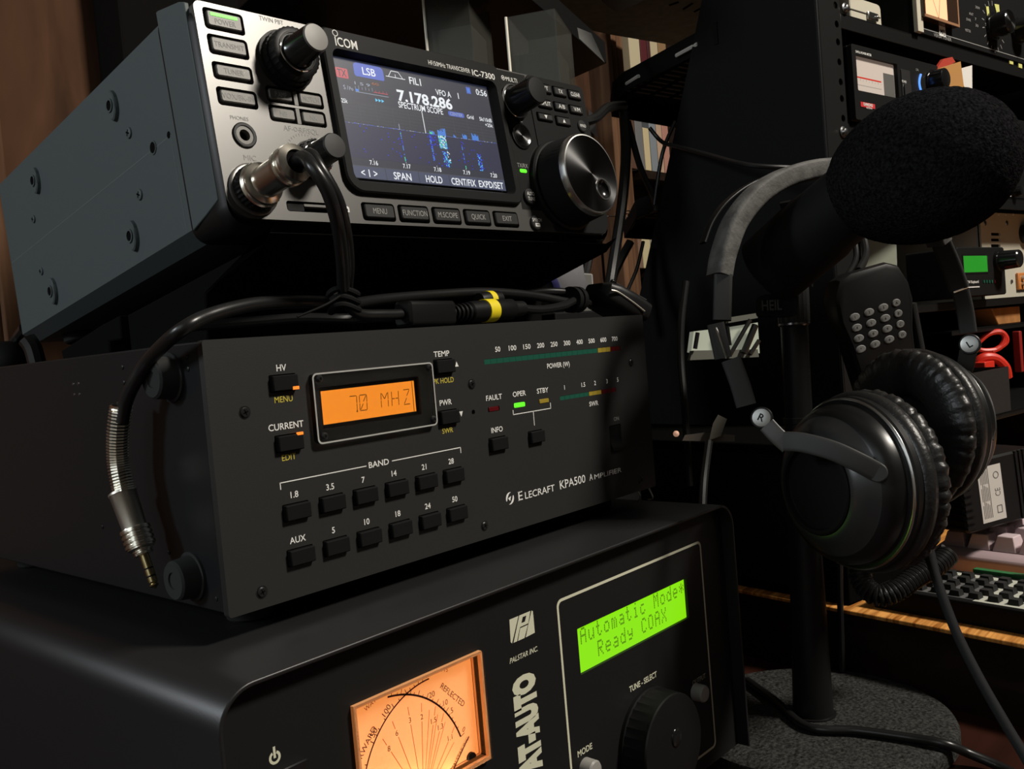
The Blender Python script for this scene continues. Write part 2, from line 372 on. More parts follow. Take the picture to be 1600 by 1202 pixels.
for xs in (155.9, 157.3, 187.9, 191.6):                                    # serifs
    b.rect(xs-.55, xs+.55, 13.1, 13.3, y); b.rect(xs-.55, xs+.55, 17.2, 17.4, y)
for sgn in (-1, 1):                                                          # two swept blades of the round emblem
    outer = [(149.7 + sgn*2.8*math.cos(a), 15.4 + sgn*2.9*math.sin(a)) for a in [math.radians(75 + 14*k) for k in range(10)]]
    inner = [(149.7 + sgn*(2.8 - 1.0*math.sin(math.pi*(k+.3)/10.6))*math.cos(math.radians(75+14*k)) + .25*sgn, 15.4 + sgn*(2.9 - .9*math.sin(math.pi*(k+.3)/10.6))*math.sin(math.radians(75+14*k))) for k in range(10)]
    for k in range(9): b.poly([(outer[k][0], y, outer[k][1]), (outer[k+1][0], y, outer[k+1][1]), (inner[k+1][0], y, inner[k+1][1]), (inner[k][0], y, inner[k][1])])
b.poly([(148.4, y, 15.6), (150.6, y, 16.4), (149.7, y, 14.1)])
b.build('maker_name', M['white'], face, smooth=0, recalc=False)
# screws
for x, z in ((14, 80.7), (130.7, 80.5), (13.8, 15.4), (131.1, 15.6), (257.9, 81.4), (258, 15.5)): phillips('panel_screw', x, z, 0, 1.95, amp)
# push buttons
for i, (x, z) in enumerate(btn):
    hx, hz = bsz(i); b = MB(O); b.rbox(x-hx, x+hx, z-hz, z+hz, -2.2, 2.9, .45, .35, 0, 2)
    o = b.build('push_button', M['blk_matte'], amp)
    if i == 0:
        l = MB(O); l.rbox(33.9, 36.6, 77.55, 78.75, -2.32, -2.0, .15); l.build('indicator', M['led_orange'], o)
    if i == 1:
        l = MB(O); l.rbox(33.9, 36.5, 60.45, 61.5, -2.32, -1.6, .15); l.build('indicator', M['led_orange'], o)
# small indicators
for nm, x0, x1, mm in (('fault_lamp', 140.6, 147.4, 'led_red_off'), ('operate_lamp', 158.7, 166.1, 'led_green'), ('standby_lamp', 176.9, 184.2, 'led_yel_off')):
    b = MB(O); b.rbox(x0, x1, 57.3, 59.4, -.25, 2.8, .5, .2); b.build(nm, M[mm], amp)
# bar graphs
for nm, z0, z1, segs in (('power_bar', 79.25, 81.65, [(140.4, 228.2, 20, 'g'), (228.4, 239.8, 3, 'y'), (240.0, 248.7, 2, 'r')]),
                         ('swr_bar', 57.25, 59.35, [(193.2, 217.3, 6, 'g'), (217.6, 228.5, 3, 'y'), (228.7, 241.5, 3, 'r')])):
    b = MB(O)
    for x0, x1, n, k in segs:
        for i in range(n):
            a = x0 + (x1-x0)*i/n; e = x0 + (x1-x0)*(i+1)/n - .12
            b.box(a, e, .1, 2.8, z0, z1, 'gyr'.index(k))
    b.build(nm, [M['led_green_off'], M['led_yel_off'], M['led_red_off']], amp)
# display behind its clear window
b = MB(O); b.box(46.8, 97.7, 1.6, 2.8, 61.2, 77, 1); b.rect(48.1, 96.4, 62.6, 75.65, 1.5, 0)
b.rect(95.0, 95.35, 62.7, 75.5, 1.45, 3)
def seg14(b, ch, x, z, w_, h, y, mi, t=.34):
    sk = .25; L = {'a': (0, 1, 1, 1), 'd': (0, 0, 1, 0), 'f': (0, .5, 0, 1), 'b': (1, .5, 1, 1), 'e': (0, 0, 0, .5), 'c': (1, 0, 1, .5), 'g': (0, .5, 1, .5),
              'h': (.08, .96, .5, .55), 'k': (.92, .96, .5, .55), 'n': (.08, .04, .5, .45), 'i': (.5, .55, .5, 1), 'l': (.5, 0, .5, .45), 'G': (0, .5, .45, .5), 'R': (.55, .5, 1, .5)}
    for c in {'7': 'abc', '0': 'abcdefkn', 'M': 'efhkbc', 'H': 'efGRbc', 'Z': 'akndd'}[ch]:
        x0, z0, x1, z1 = L[c]; e = .05
        xa, xb = x0 + (x1-x0)*e, x1 - (x1-x0)*e; za, zb = z0 + (z1-z0)*e, z1 - (z1-z0)*e
        b.line(x + xa*w_ + sk*za, z + za*h, x + xb*w_ + sk*zb, z + zb*h, t, y, mi)
for ch, x in (('7', 61.3), ('0', 66.4), ('M', 77.6), ('H', 83.3), ('Z', 89.7)): seg14(b, ch, x, 66.1, 3.7, 6.2, 1.44, 2)
b.rect(64.6, 65.3, 65.7, 66.4, 1.44, 2)
b.build('display', [M['lcd_orange'], M['blk'], M['lcd_dark'], M['lcd_dark']], amp, smooth=0)
b = MB(O); b.rbox(42.6, 105.3, 55.7, 82.8, -2.6, -.05, 2.0, .25)
win = b.build('display_window', M['acrylic'], amp, label='clear acrylic window over the orange display')
b = MB(O)
b.loft([[(x, -2.72, z) for x, z in rrect(42.55, 105.35, 55.65, 82.85, 2.0, 5)], [(x, -2.72, z) for x, z in rrect(43.15, 104.75, 56.25, 82.25, 1.6, 5)]], 0, False, False)
b.build('window_edge', mat('frosted_cut_edge', (.42, .42, .40), .5, spec=.4), win, smooth=0)
for x, z in ((45.5, 80.6), (102.8, 80.5), (45.4, 58.6), (102.7, 58.4)):
    b = MB(O); b.lathe((x, -2.7, z), (0, -1, 0), [(0, 1.5), (.6, 1.45), (1.2, .9)], 18, 0); b.lathe((x, -3.92, z), (0, -1, 0), [(0, .55), (.02, .5)], 6, 1)
    b.build('window_screw', [M['screw'], M['hole']], amp)
# rocker switch
b = MB(O); b.loft([[(233, 2.9, z), (243, 2.9, z), (243, yy, z), (233, yy, z)] for z, yy in ((25.9, -1.6), (32.5, .8), (39.1, .2))]); b.build('power_switch', M['blk_gloss'], amp)
# case
b = MB(O)
b.box(1.0, 272, 3.2, 262, 1.2, 2.4); b.box(0.6, 272.4, 3.2, 262, 96.4, 97.8, 0); b.box(.6, 2.0, 3.2, 262, 1.2, 97.6); b.box(271, 272.4, 3.2, 262, 1.2, 97.6); b.box(2, 271, 260, 262, 2.4, 96.4)
b.build('case', M['amp_case'], amp, bevel=1.1, seg=3)
for (yy, z) in ((24.5, 86.0), (23.5, 12.6)):
    b = MB(O); b.lathe((.6, yy, z), (-1, 0, 0), [(0, 9.2), (1, 9.2), (1.0, 7.9), (7.2, 7.3), (8, 6.6), (8.0, 3.2), (7.4, 3.0)], 32); b.build('side_bumper', mat('grey_black_rubber', (.030, .031, .031), .85, spec=.15) if 'grey_black_rubber' not in bpy.data.materials else bpy.data.materials['grey_black_rubber'], amp)
for (yy, z) in ((62, 91.5), (62, 85.5), (12, 93), (12, 88.5), (95, 26), (40, 20), (8.5, 6), (30, 95)):
    b = MB(O); b.lathe((.6, yy, z), (-1, 0, 0), [(0, 1.0), (.3, .9), (.5, .5)], 14); b.build('side_screw', M['screw'], amp)
b = MB(O)
for yy in (104, 109):
    for z in (82, 86.5): b.lathe((.6, yy, z), (-1, 0, 0), [(0, .75), (.25, .6)], 10)
b.build('vent_rivets', M['screw_s'], amp)
for x in (24, 249):
    for yy in (26, 236):
        b = MB(); b.lathe((x, yy, 0), (0, 0, 1), [(0, 8), (1, 9), (AZ + 1.0, 9.6)], 24); b.build('foot', M['rubber'], amp)
b = MB(O); b.tube([(258.2, 4, 1.6), (260.4, 2.5, -3.9), (262, 6, -7.5)], .45, 8); b.tube([(269.6, 4, 1.8), (272.6, 2.5, -6.6), (273, 6, -8.2)], .5, 8)  # two short bent wires below the right front corner
b.build('corner_wires', M['nickel_r'], amp, label='two bent bright wires under the right front corner')

# ================================================================== ANTENNA TUNER (bottom of the stack)
DZ = -170.0                                                        # desk top
TH_ = 138.8                                                        # height of its case
tun = thing('antenna_tuner', 'large black antenna tuner with a green display and glowing orange meter, bottom of the stack', 'tuner', (TX, TY, DZ))
O = (0, 0, TZ - DZ)
W_ = 318; R_ = 13.5; PY = 7.0
prof = [(0, -TH_)] + [(R_ + R_*math.cos(a), -R_ + R_*math.sin(a)) for a in [math.radians(180 - 9*k) for k in range(11)]] + \
       [(W_ - R_ + R_*math.cos(a), -R_ + R_*math.sin(a)) for a in [math.radians(90 - 9*k) for k in range(11)]] + [(W_, -TH_)]
def inset(t): return [(t, -TH_)] + [(R_ + (R_-t)*math.cos(a), -R_ + (R_-t)*math.sin(a)) for a in [math.radians(180 - 9*k) for k in range(11)]] + \
       [(W_ - R_ + (R_-t)*math.cos(a), -R_ + (R_-t)*math.sin(a)) for a in [math.radians(90 - 9*k) for k in range(11)]] + [(W_-t, -TH_)]
b = MB(O); pi_ = inset(1.6)
b.loft([[(x, 390, z) for x, z in prof], [(x, .5, z) for x, z in prof], [(x, .15, z) for x, z in inset(.2)], [(x, 0, z) for x, z in inset(.6)], [(x, 0, z) for x, z in inset(1.1)], [(x, .3, z) for x, z in pi_], [(x, 390, z) for x, z in pi_]], 0, False, False, open_ring=True)
b.build('cover', M['tuner_paint'], tun, smooth=50)
b = MB(O); b.box(1.6, W_-1.6, PY+3, 388, -TH_-.6, -TH_+1.2); b.loft([[(x, 386, z) for x, z in pi_], [(x, 388, z) for x, z in pi_]]); b.build('chassis', M['blk_matte'], tun)
MX0, MX1, MZ0, MZ1 = 53.8, 118.2, -67.3, -23.8
b = MB(O); b.plate([(x, z) for x, z in inset(1.7)], [rrect(MX0+1, MX1-1, MZ0+1, MZ1-1, .5, 1), rrect(181.7, 275.7, -54.9, -33.8, .3, 1)], PY, PY+2.5)
tface = b.build('front_panel', M['tuner_panel'], tun)
b = MB(O); y = PY - .08
# maker's emblem: slanted letter blocks
def pp(pts, mi=0): b.poly([(x, y, z) for x, z in pts], mi)
pp([(137.8, -17.0), (143.5, -17.0), (138.2, -27.1), (137.4, -26.4)])
b.plate([(144.0, -17.0), (151.2, -17.0), (149.2, -21.8), (143.9, -21.9), (143.5, -22.6), (141.3, -27.2), (139.1, -27.2)], [[(146.1, -18.2), (148.4, -18.2), (147.2, -20.5), (144.9, -20.5)]], y, y+.03)
pp([(143.9, -22.4), (148.9, -22.3), (146.1, -27.2), (141.9, -27.2)])
pp([(152.0, -17.0), (152.8, -17.6), (152.9, -26.9), (146.9, -27.2), (149.2, -22.3)])
b.build('maker_emblem', M['cream'], tface, smooth=0, recalc=False); b = MB(O)
b.t('PALSTAR INC.', 145.0, -34.0, 2.1, y, 18.0, 0, bold=.012, shear=.25)
b.text3('AT-AUTO', (143.4, y, -63.2), (0, 0, 1), (-1, 0, 0), 11.8, 42.4, 0, bold=.085)
b.build('maker_name', M['cream'], tface, smooth=0, recalc=False); b = MB(O)
fo = rrect(168.7, 292.9, -130.9, -17.2, 3.4, 6); fi = rrect(170.0, 291.6, -129.6, -18.5, 2.4, 6)
b.loft([[(x, y, z) for x, z in fo], [(x, y, z) for x, z in fi]], 0, False, False)
b.build('panel_outline', M['cream'], tface, smooth=0, recalc=False); b = MB(O)
b.t('TUNE - SELECT', 229.5, -73.9, 2.7, y, 24.0, 0, bold=.025); b.t('OUTPUT', 280.7, -89.8, 2.5, y, 13.4, 1, bold=.012); b.t('MODE', 180.0, -88.9, 2.7, y, 10.8, 0, bold=.02)
# power symbol
cx, cz = 22.4, -29.6
for k in range(22):
    a0, a1 = [math.radians(115 + 310*j/22) for j in (k, k+1)]
    pp([(cx + q*math.cos(a), cz + q*math.sin(a)) for q, a in ((2.2, a0), (2.2, a1), (1.3, a1), (1.3, a0))])
b.rect(cx-.45, cx+.45, cz-.2, cz+3.6, y)
b.build('lettering', [M['cream'], mat('dimmer_cream_print', (.36, .36, .29), .6)], tface, smooth=0, recalc=False)
# green character display
F57 = {'A': '01110 10001 10001 11111 10001 10001 10001', 'u': '00000 00000 10001 10001 10001 10011 01101', 't': '01000 01000 11100 01000 01000 01001 00110', 'o': '00000 00000 01110 10001 10001 10001 01110',
       'm': '00000 00000 11010 10101 10101 10101 10101', 'a': '00000 00000 01110 00001 01111 10001 01111', 'i': '00100 00000 01100 00100 00100 00100 01110', 'c': '00000 00000 01110 10000 10000 10001 01110',
       'M': '10001 11011 10101 10101 10001 10001 10001', 'd': '00001 00001 01101 10011 10001 10001 01111', 'e': '00000 00000 01110 10001 11111 10000 01110', '*': '00000 00100 10101 01110 10101 00100 00000',
       'R': '11110 10001 10001 11110 10100 10010 10001', 'y': '00000 00000 10001 10001 01111 00001 01110', 'C': '01110 10001 10000 10000 10000 10001 01110', 'O': '01110 10001 10001 10001 10001 10001 01110', 'X': '10001 10001 01010 00100 01010 10001 10001'}
b = MB(O); b.box(181.2, 276.2, PY+2.6, PY+4, -55.4, -33.3, 1); b.rect(181.7, 275.7, -54.9, -33.8, PY+1.6, 0)
pit = (273.2 - 185.6)/14.4
for row, st in enumerate(('Automatic Mode*', '  Ready COAX')):
    for i, ch in enumerate(st):
        if ch == ' ': continue
        for r, bits in enumerate(F57[ch].split()):
            for c, bit in enumerate(bits):
                if bit == '1':
                    x = 185.4 + i*pit + c*.86; z = -34.9 - row*9.3 - r*1.07
                    b.rect(x, x+.76, z-.95, z, PY+1.52, 2)
b.build('display', [M['lcd_green'], M['blk'], M['lcd_dark_g']], tun, smooth=0)
# tuning knob and buttons
b = MB(O); n = 72
b.lathe((230.5, PY, -103.2), (0, -1, 0), [(0, 25.5), (2, 25.8), (2.4, 25, .012), (13, 24.6, .012), (14, 24.8), (14.8, 24.4), (15.0, 23.6), (15.0, 5.4), (14.9, 0.5)], n, cap1=True)
kn = b.build('tuning_knob', M['blk'], tun)
b = MB(O); b.ball((232.2, PY-15.1, -99.6), (4.3, 1.2, 4.6), 0, 12); b.build('finger_dimple', M['blk_gloss'], kn)
for (x, z) in ((275.9, -95.0), (179.3, -96.8)):
    b = MB(O); b.lathe((x, PY, z), (0, -1, 0), [(0, 4.6), (5.4, 4.5), (6.2, 3.9), (6.4, 2)], 28); b.build('push_button', mat('grey_button', (.30, .29, .27), .4), tun, label='round grey push button')
phillips('panel_screw', 307, -130.7, PY, 2.2, tun); phillips('panel_screw', 307, -12.5, PY, 2.2, tun)
b = MB(O); b.rbox(20, 33, -40, -33.0, PY-3.5, PY, 1, .4); b.build('power_button', M['blk_gloss'], tun)
# crossed-needle meter: lamp-lit card in a clear housing
CY = PY + 4.0
b = MB(O); b.box(MX0+1, MX1-1, CY, CY+1.2, MZ0+1, MZ1-1)
mt = b.build('meter_card', mat('backlit_meter_card', (1.0, .72, .38), .8, spec=.1, emit=(1.0, .285, .058), estr=.72), tun, label='glowing orange meter card')
b = MB(O); y = CY - .07
def arc(p0, pm, p1, n=24):
    p0, pm, p1 = Vector((*p0,)), Vector((*pm,)), Vector((*p1,))
    A = np.array([[2*(pm.x-p0.x), 2*(pm.y-p0.y)], [2*(p1.x-p0.x), 2*(p1.y-p0.y)]]); r_ = np.array([pm.length_squared-p0.length_squared, p1.length_squared-p0.length_squared])
    cx_, cz_ = np.linalg.solve(A, r_); R = math.hypot(p0.x-cx_, p0.y-cz_); a0 = math.atan2(p0.y-cz_, p0.x-cx_); a1 = math.atan2(p1.y-cz_, p1.x-cx_); am = math.atan2(pm.y-cz_, pm.x-cx_)
    return cx_, cz_, R, a0, a1
def draw_arc(p0, pm, p1, wd, ticks, mi=0):
    cx_, cz_, R, a0, a1 = arc(p0, pm, p1)
    P = [(cx_ + R*math.cos(a0 + (a1-a0)*k/28), cz_ + R*math.sin(a0 + (a1-a0)*k/28)) for k in range(29)]
    for k in range(28): b.line(*P[k], *P[k+1], wd, y, mi)
    for t_, ln in ticks:
        a = a0 + (a1-a0)*t_; b.line(cx_ + R*math.cos(a), cz_ + R*math.sin(a), cx_ + (R+ln)*math.cos(a), cz_ + (R+ln)*math.sin(a), .3, y, mi)
draw_arc((108.0, -56.2), (91.0, -34.5), (73.4, -28.2), .75, [(0, 2.3)] + [(t, 1.0) for t in (.09, .15, .2, .25, .34, .37, .40, .5, .62, .72, .80, .9, .96)] + [(t, 2.0) for t in (.30, .44, .57, .67, .76, .86)])
draw_arc((58.0, -62), (71.0, -36.5), (94.3, -28.2), .6, [(t, 1.1) for t in (.12, .25, .44, .48, .55, .6, .71, .82, .86, .9)] + [(t, 2.0) for t in (.39, .65, .78, .94)])
fx, fz = 86.0, -73.0
for (x, z, st) in ((71.9, -46.9, '8'), (76.2, -42.7, '6'), (83.0, -40.3, '3'), (88.9, -41.2, '2'), (94.7, -44.7, '1.5'), (97.9, -48.4, '1.3'), (102.3, -54.4, '1.1')):
    d = Vector((x-fx, z-fz)); L = d.length; d.normalize()
    b.line(fx, fz, fx + d.x*(L-1.7), fz + d.y*(L-1.7), .28, y, 1); b.line(fx + d.x*(L+1.8), fz + d.y*(L+1.8), fx + d.x*(L+5.2), fz + d.y*(L+5.2), .28, y, 1)
    b.t(st, x, z, 2.0, y, None, 2)
for (x, z) in ((93, -40.0), (97, -43.2), (100.5, -47.5), (104.2, -57)): b.line(fx, fz, x, z, .24, y, 1)
for (st, x, z, rt, h) in (('20', 95.0, -34.6, 0, 2.1), ('10', 101.6, -40.1, 0, 2.1), ('5', 104.6, -44.3, 0, 2.1), ('0', 110.0, -54.0, -40, 2.0), ('100', 72.4, -32.8, 42, 2.3), ('50', 65.8, -38.6, 48, 2.3), ('FORWARD', 61.0, -42.4, 48, 2.2), ('REFLECTED', 105.8, -38.6, -46, 2.2), ('WATTS', 66.5, -27.6, 22, 1.7), ('WATTS', 100.5, -26.6, -20, 1.7), ('PALSTAR INC.', 107.2, -62.2, 42, 1.5)):
    a = math.radians(rt); b.text3(st, (x, y, z), (math.cos(a), 0, math.sin(a)), (-math.sin(a), 0, math.cos(a)), h, None, 0 if h > 2.15 else 2)
b.line(111.3, -57.0, 96.0, -72.0, .55, y-1.2, 0); b.line(63, -71, 74, -66, .4, y-1.2, 0)
b.build('scale_marks', [mat('meter_print', (.03, .008, .006), .6), mat('meter_red_print', (.55, .16, .06), .6, emit=(.45, .10, .02), estr=.5), mat('meter_small_print', (.10, .03, .01), .6)], mt, smooth=0, recalc=False)
b = MB(O); b.lathe((112.2, CY-.1, -66.2), (0, -1, 0), [(0, 2.2), (1.2, 2.2), (1.5, 1.4)], 20); b.ribbon([(112.2, CY-1.0, -66.2), (107, CY-1, -71), (103, CY-1, -75)], (0, 1, 0), .6, 3.2, 0, 4); b.build('needle_pivot', M['blk'], mt)
b = MB(O)
b.box(MX0, MX1, PY-2.8, PY-1.8, MZ0, MZ1)                                          # front pane
wl_ = MB(O)
for q in ((MX0, MX0+1.0, MZ0, MZ1), (MX1-1.0, MX1, MZ0, MZ1), (MX0+1.01, MX1-1.01, MZ1-1, MZ1), (MX0+1.01, MX1-1.01, MZ0, MZ0+1)): wl_.box(q[0], q[1], PY-1.79, CY-.3, q[2], q[3])
b.build('meter_lens', mat('clear_lens', (1, 1, 1), .03, trans=1., ior=1.15, spec=.3), tun, label='clear meter lens'); wl_.build('meter_wall', mat('glow_tinted_wall', (.70, .36, .16), .35, emit=(1, .28, .06), estr=.16), tun)  # clear walls: the meter's glow is put in as amber colour and emission
for lx, lz, le in ((66, -65.6, .0016), (82, -66.0, .0022), (100, -66.0, .0007)):
    l = bpy.data.lights.new('meter_lamp', 'POINT'); l.energy = le; l.color = (1, .80, .42); l.shadow_soft_size = .0008
    lo = bpy.data.objects.new('meter_lamp', l); C.objects.link(lo); lo.parent = tun; lo.location = Vector((lx, PY-1.1, TZ - DZ + lz))*S
for x in (24, 262):
    for yy in (50, 350):
        b = MB(); b.lathe((x, yy, 0), (0, 0, 1), [(0, 9), (1, 10), (TZ - DZ - TH_ - .6, 11)], 20); b.build('foot', M['rubber'], tun)
# ================================================================== TRANSCEIVER (top of the stack, tilted up)
RLOC = Vector((27.74, 20.55, 144.35)); RROT = Euler((-0.13928, 0, -0.03004))
RM = Matrix.Translation(RLOC) @ RROT.to_matrix().to_4x4()
def RW(x, y, z): return RM @ Vector((x, y, z))
rad = thing('transceiver', 'radio transceiver with a colour spectrum screen and big tuning dial, top of the stack', 'radio', RLOC, RROT)
# body behind the front: grey wrap of sheet metal with a shallow step behind the front frame
def case_ring(y, x0, x1, z0, z1, c): return [(x0+c, y, z0-5), (x1-c, y, z0-5), (x1, y, z0), (x1, y, z1-1.2), (x1-1.2, y, z1), (x0+1.2, y, z1), (x0, y, z1-1.2), (x0, y, z0)]
b = MB(); b.loft([case_ring(29, 2.2, 237.8, 5, 92.6, 7), case_ring(237, 2.2, 237.8, 5, 92.6, 7), case_ring(237.6, 3, 237, 6, 91.8, 7)])
case = b.build('case', M['radio_case'], rad, smooth=30)
b = MB(); b.prism_x([(4, 8.6), (4, 88), (8, 89.9), (25, 94.2), (26.5, 94.2), (26.5, 3.0), (15, 5.6)], -.6, 1.5)
b.build('front_cheek', M['radio_case'], case, bevel=.4)
b = MB(); b.poly([(2.12, 36.2, 46.35), (2.12, 236, 45.8), (2.12, 236, 46.15), (2.12, 36.2, 46.7)]); b.poly([(2.12, 36.2, 46.35), (2.12, 36.5, 46.35), (2.12, 36.5, 5.2), (2.12, 36.2, 5.2)])
b.build('seam', mat('seam_line', (.12, .14, .14), .6), case, smooth=0)
# pressed mounting bosses on the left side
for (yy, zz) in ((81.5, 76.8), (181.5, 75.5), (83.0, 17.3), (182.3, 16.5)):
    b = MB(); ry, rz = 4.3, 7.2; ov = [(yy + ry*math.cos(a)*(1 if abs(math.sin(a)) < .75 else .9), zz + rz*math.sin(a)) for a in [2*math.pi*k/28 for k in range(28)]]
    sc = lambda k, x: [(x, yy + (p-yy)*k, zz + (q-zz)*k) for p, q in ov]
    b.loft([sc(1, 2.25), sc(.96, .7), sc(.86, .2), sc(.74, .2)], 0, False, True)
    b.lathe((.18, yy+.3, zz), (-1, 0, 0), [(0, 2.6), (.05, 2.5)], 18, 1); b.lathe((.12, yy+.3, zz), (-1, 0, 0), [(0, 3.2), (.5, 3.1), (.5, 2.3), (0, 2.3)], 18, 0, cap0=False, cap1=False)
    b.build('mounting_boss', [M['radio_case'], M['hole']], case)
for (yy, zz, r) in ((71.6, 60.6, 2.6), (71.3, 32.5, 2.6), (193.9, 58.6, 2.2), (194.8, 30.4, 2.2)):
    b = MB(); b.lathe((2.2, yy, zz), (-1, 0, 0), [(0, r), (.7, r*.9), (1.0, r*.5)], 18)
    for a in (.5, .5+math.pi/2): b.obox((1.2, yy, zz), (0, math.cos(a), math.sin(a)), (1, 0, 0), (0, -math.sin(a), math.cos(a)), r*.55, .05, r*.15, 1)
    b.build('case_screw', [M['radio_case'], M['hole']], case)
b = MB(); b.lathe((2.15, 31.9+6, 47.3), (-1, 0, 0), [(0, 1.5), (.05, 1.4)], 14, 0); b.lathe((2.15, 52.6, 47.1), (-1, 0, 0), [(0, 2.9), (.04, 2.8)], 18, 0)
b.lathe((2.15, 52.6, 47.1), (-1, 0, 0), [(0, 3.1), (.35, 3.0), (.35, 2.4), (0, 2.4)], 18, 1, cap0=False, cap1=False); b.build('side_hole', [M['hole'], M['radio_case']], case)
# front frame (black) and bottom lip
def fr(y, d, z0, z1, r): return [(x, y, z) for x, z in rrect(-.2+d, 240.2-d, z0, z1, r, 5)]
b = MB(); b.loft([fr(.6, 1.2, -2.2, 86.9, 8), fr(2.6, 0, -3.6, 88.2, 9), fr(8, 0, -4.4, 89.4, 9), fr(29, .6, -2, 94.0, 7), fr(30, 2, 0, 93, 6)], 0, False, True)
frame = b.build('front_frame', M['blk'], rad, smooth=40)
# face plate with openings
B1 = [(4.9, 21.6, 77.0, 85.0), (4.9, 21.6, 66.8, 74.2), (4.9, 21.6, 56.6, 63.0), (4.9, 21.7, 46.2, 52.8)]
B2 = [(27.4, 54.2, 50.5, 56.6), (27.2, 54.0, 42.4, 48.5)]
B3 = [(65.3+20.25*i, 82.8+20.2*i, 2.4, 9.7) for i in range(5)]
BR_ = [(199.0+12.9*i, 209.8+12.9*i, 78.6, 83.9) for i in range(3)] + [(197.0+13.2*i, 208.2+13.2*i, 69.9, 74.8) for i in range(3)]
BD = [(194.3, 206.4, 62.4, 66.7), (209.4, 221.5, 61.6, 66.6)]
g = .5
holes = [rrect(a-g, c+g, d-g, e+g, 1.6, 4) for a, c, d, e in B1+B2+B3+BR_+BD]
holes.append(rrect(27.2, 54.8, 4.3, 8.7, 1.2, 3)); holes.append(circ(13.4, 34.3, 3.0, 20)); holes.append(rrect(61.0, 164.4, 18.5, 79.2, 2, 4))
b = MB(); b.plate(rrect(.9, 239.1, .5, 87.6, [10, 8, 3, 3], 6), holes, 0, 4)
face2 = b.build('face_plate', [M['radio_face']], rad, bevel=.35)
b = MB(); b.rect(2, 238, 1, 86, 3.6); b.build('face_backing', M['hole'], rad)
# raised screen frame
b = MB()
def ring(y, d, r): return [(x, y, z) for x, z in rrect(57.2+d, 168.6-d, 13.2+d, 87.4-d*.3, [9-d, 5-d*.3, 3, 3], 6)]
b.loft([[(x, 0, z) for x, z in rrect(57.2, 168.6, 13.2, 87.5, [9, 5, 3, 3], 6)], [(x, -2.0, z) for x, z in rrect(58.0, 167.8, 13.9, 87.3, [8.5, 4.5, 3, 3], 6)], [(x, -2.6, z) for x, z in rrect(58.8, 167.0, 14.6, 86.8, [8, 4, 3, 3], 6)],
        [(x, -2.6, z) for x, z in rrect(62.2, 163.9, 18.6, 78.3, [4, 4, 4, 4], 6)], [(x, 1.4, z) for x, z in rrect(64.3, 161.6, 20.6, 76.8, [1, 1, 1, 1], 6)]], 0, False, False)
bez = b.build('screen_frame', M['radio_face2'], rad, smooth=30)
b = MB(); b.rect(168.8, 190.8, 12, 87, -.06); b.poly([(190.4, -.05, 12), (190.9, -.05, 12), (192.9, -.05, 70), (192.9, -.05, 87), (192.4, -.05, 87), (192.4, -.05, 70)], 1)
b.build('dark_panel', [M['radio_face2'], M['key_dark']], rad, smooth=0)
b = MB(); b.plate(rrect(190.9, 239.1, .9, 87.5, [3, 8, 3, 3], 5), [rrect(a-g, c+g, d-g, e+g, 1.2, 3) for a, c, d, e in BR_+BD], -.5, -.02); b.build('control_panel', M['radio_face2'], rad, bevel=.3)
# lettering of the front
b = MB(); y = -.08
b.t('IC-7300', 155.8, 80.7, 3.0, -2.68, 16.2, 0, bold=.01); b.t('HF/50MHz TRANSCEIVER', 132.5, 81.0, 2.2, -2.68, 27.6, 0)
b.t('ICOM', 70.8, 81.5, 4.0, -2.68, 11.9, 0, bold=.012)
for k in range(20):
    a0, a1 = 2*math.pi*k/20, 2*math.pi*(k+1)/20
    b.poly([(65.6 + q*math.cos(a), -2.68, 85.2 + q*math.sin(a)) for q, a in ((1.5, a0), (1.5, a1), (1.15, a1), (1.15, a0))])
b.build('maker_name', M['white'], bez, smooth=0, recalc=False); b = MB()
b.t('MULTI', 179.6, 82.8, 2.3, y, 8.4, 0); b.t('TX/RX', 175.4, 35.8, 2.2, y, 8.0, 1); b.t('C', 181.0, 61.0, 2.2, y, None, 1); b.rect(178.4, 179.4, 61.8, 62.1, y, 1)
for k in range(16):
    a0, a1 = 2*math.pi*k/16, 2*math.pi*(k+1)/16
    b.poly([(173.2 + q*math.cos(a), y, 82.9 + q*math.sin(a)) for q, a in ((1.3, a0), (1.3, a1), (1.0, a1), (1.0, a0))])
b.poly([(173.2 + .5*math.cos(2*math.pi*k/8), y, 82.9 + .5*math.sin(2*math.pi*k/8)) for k in range(8)]); b.rect(174.7, 175.5, 82.8, 83.1, y)
b.t('TWIN PBT', 35.6, 86.0, 1.9, y, 11.5, 2); b.t('AF', 34.0, 39.6, 2.2, y, 3.6, 2); b.t('RF/SQL', 44.6, 39.5, 2.2, y, 9.6, 2); b.t('MIC', 14.2, 25.2, 2.2, y, 5.6, 2); b.t('PHONES', 12.5, 41.2, 1.5, y, 8, 2)
b.t('-O-', 38.0, 39.6, 1.8, y, 3.6, 2)
b.plate([(56.2, 5.2), (58.2, 5.2), (58.2, 7.2), (57.6, 7.8), (56.2, 7.8)], [[(56.8, 5.8), (57.5, 5.8), (57.5, 6.7), (56.8, 6.7)]], y, y+.02)
for k in range(26):                                                        # scale ticks around the volume knob
    a = math.radians(200 - 220*k/25); b.line(41.5 + 9.2*math.cos(a), 28 + 9.2*math.sin(a), 41.5 + 10.2*math.cos(a), 28 + 10.2*math.sin(a), .2, y, 2)
b.build('lettering', [M['white'], M['faint'], M['faint']], face2, smooth=0, recalc=False)
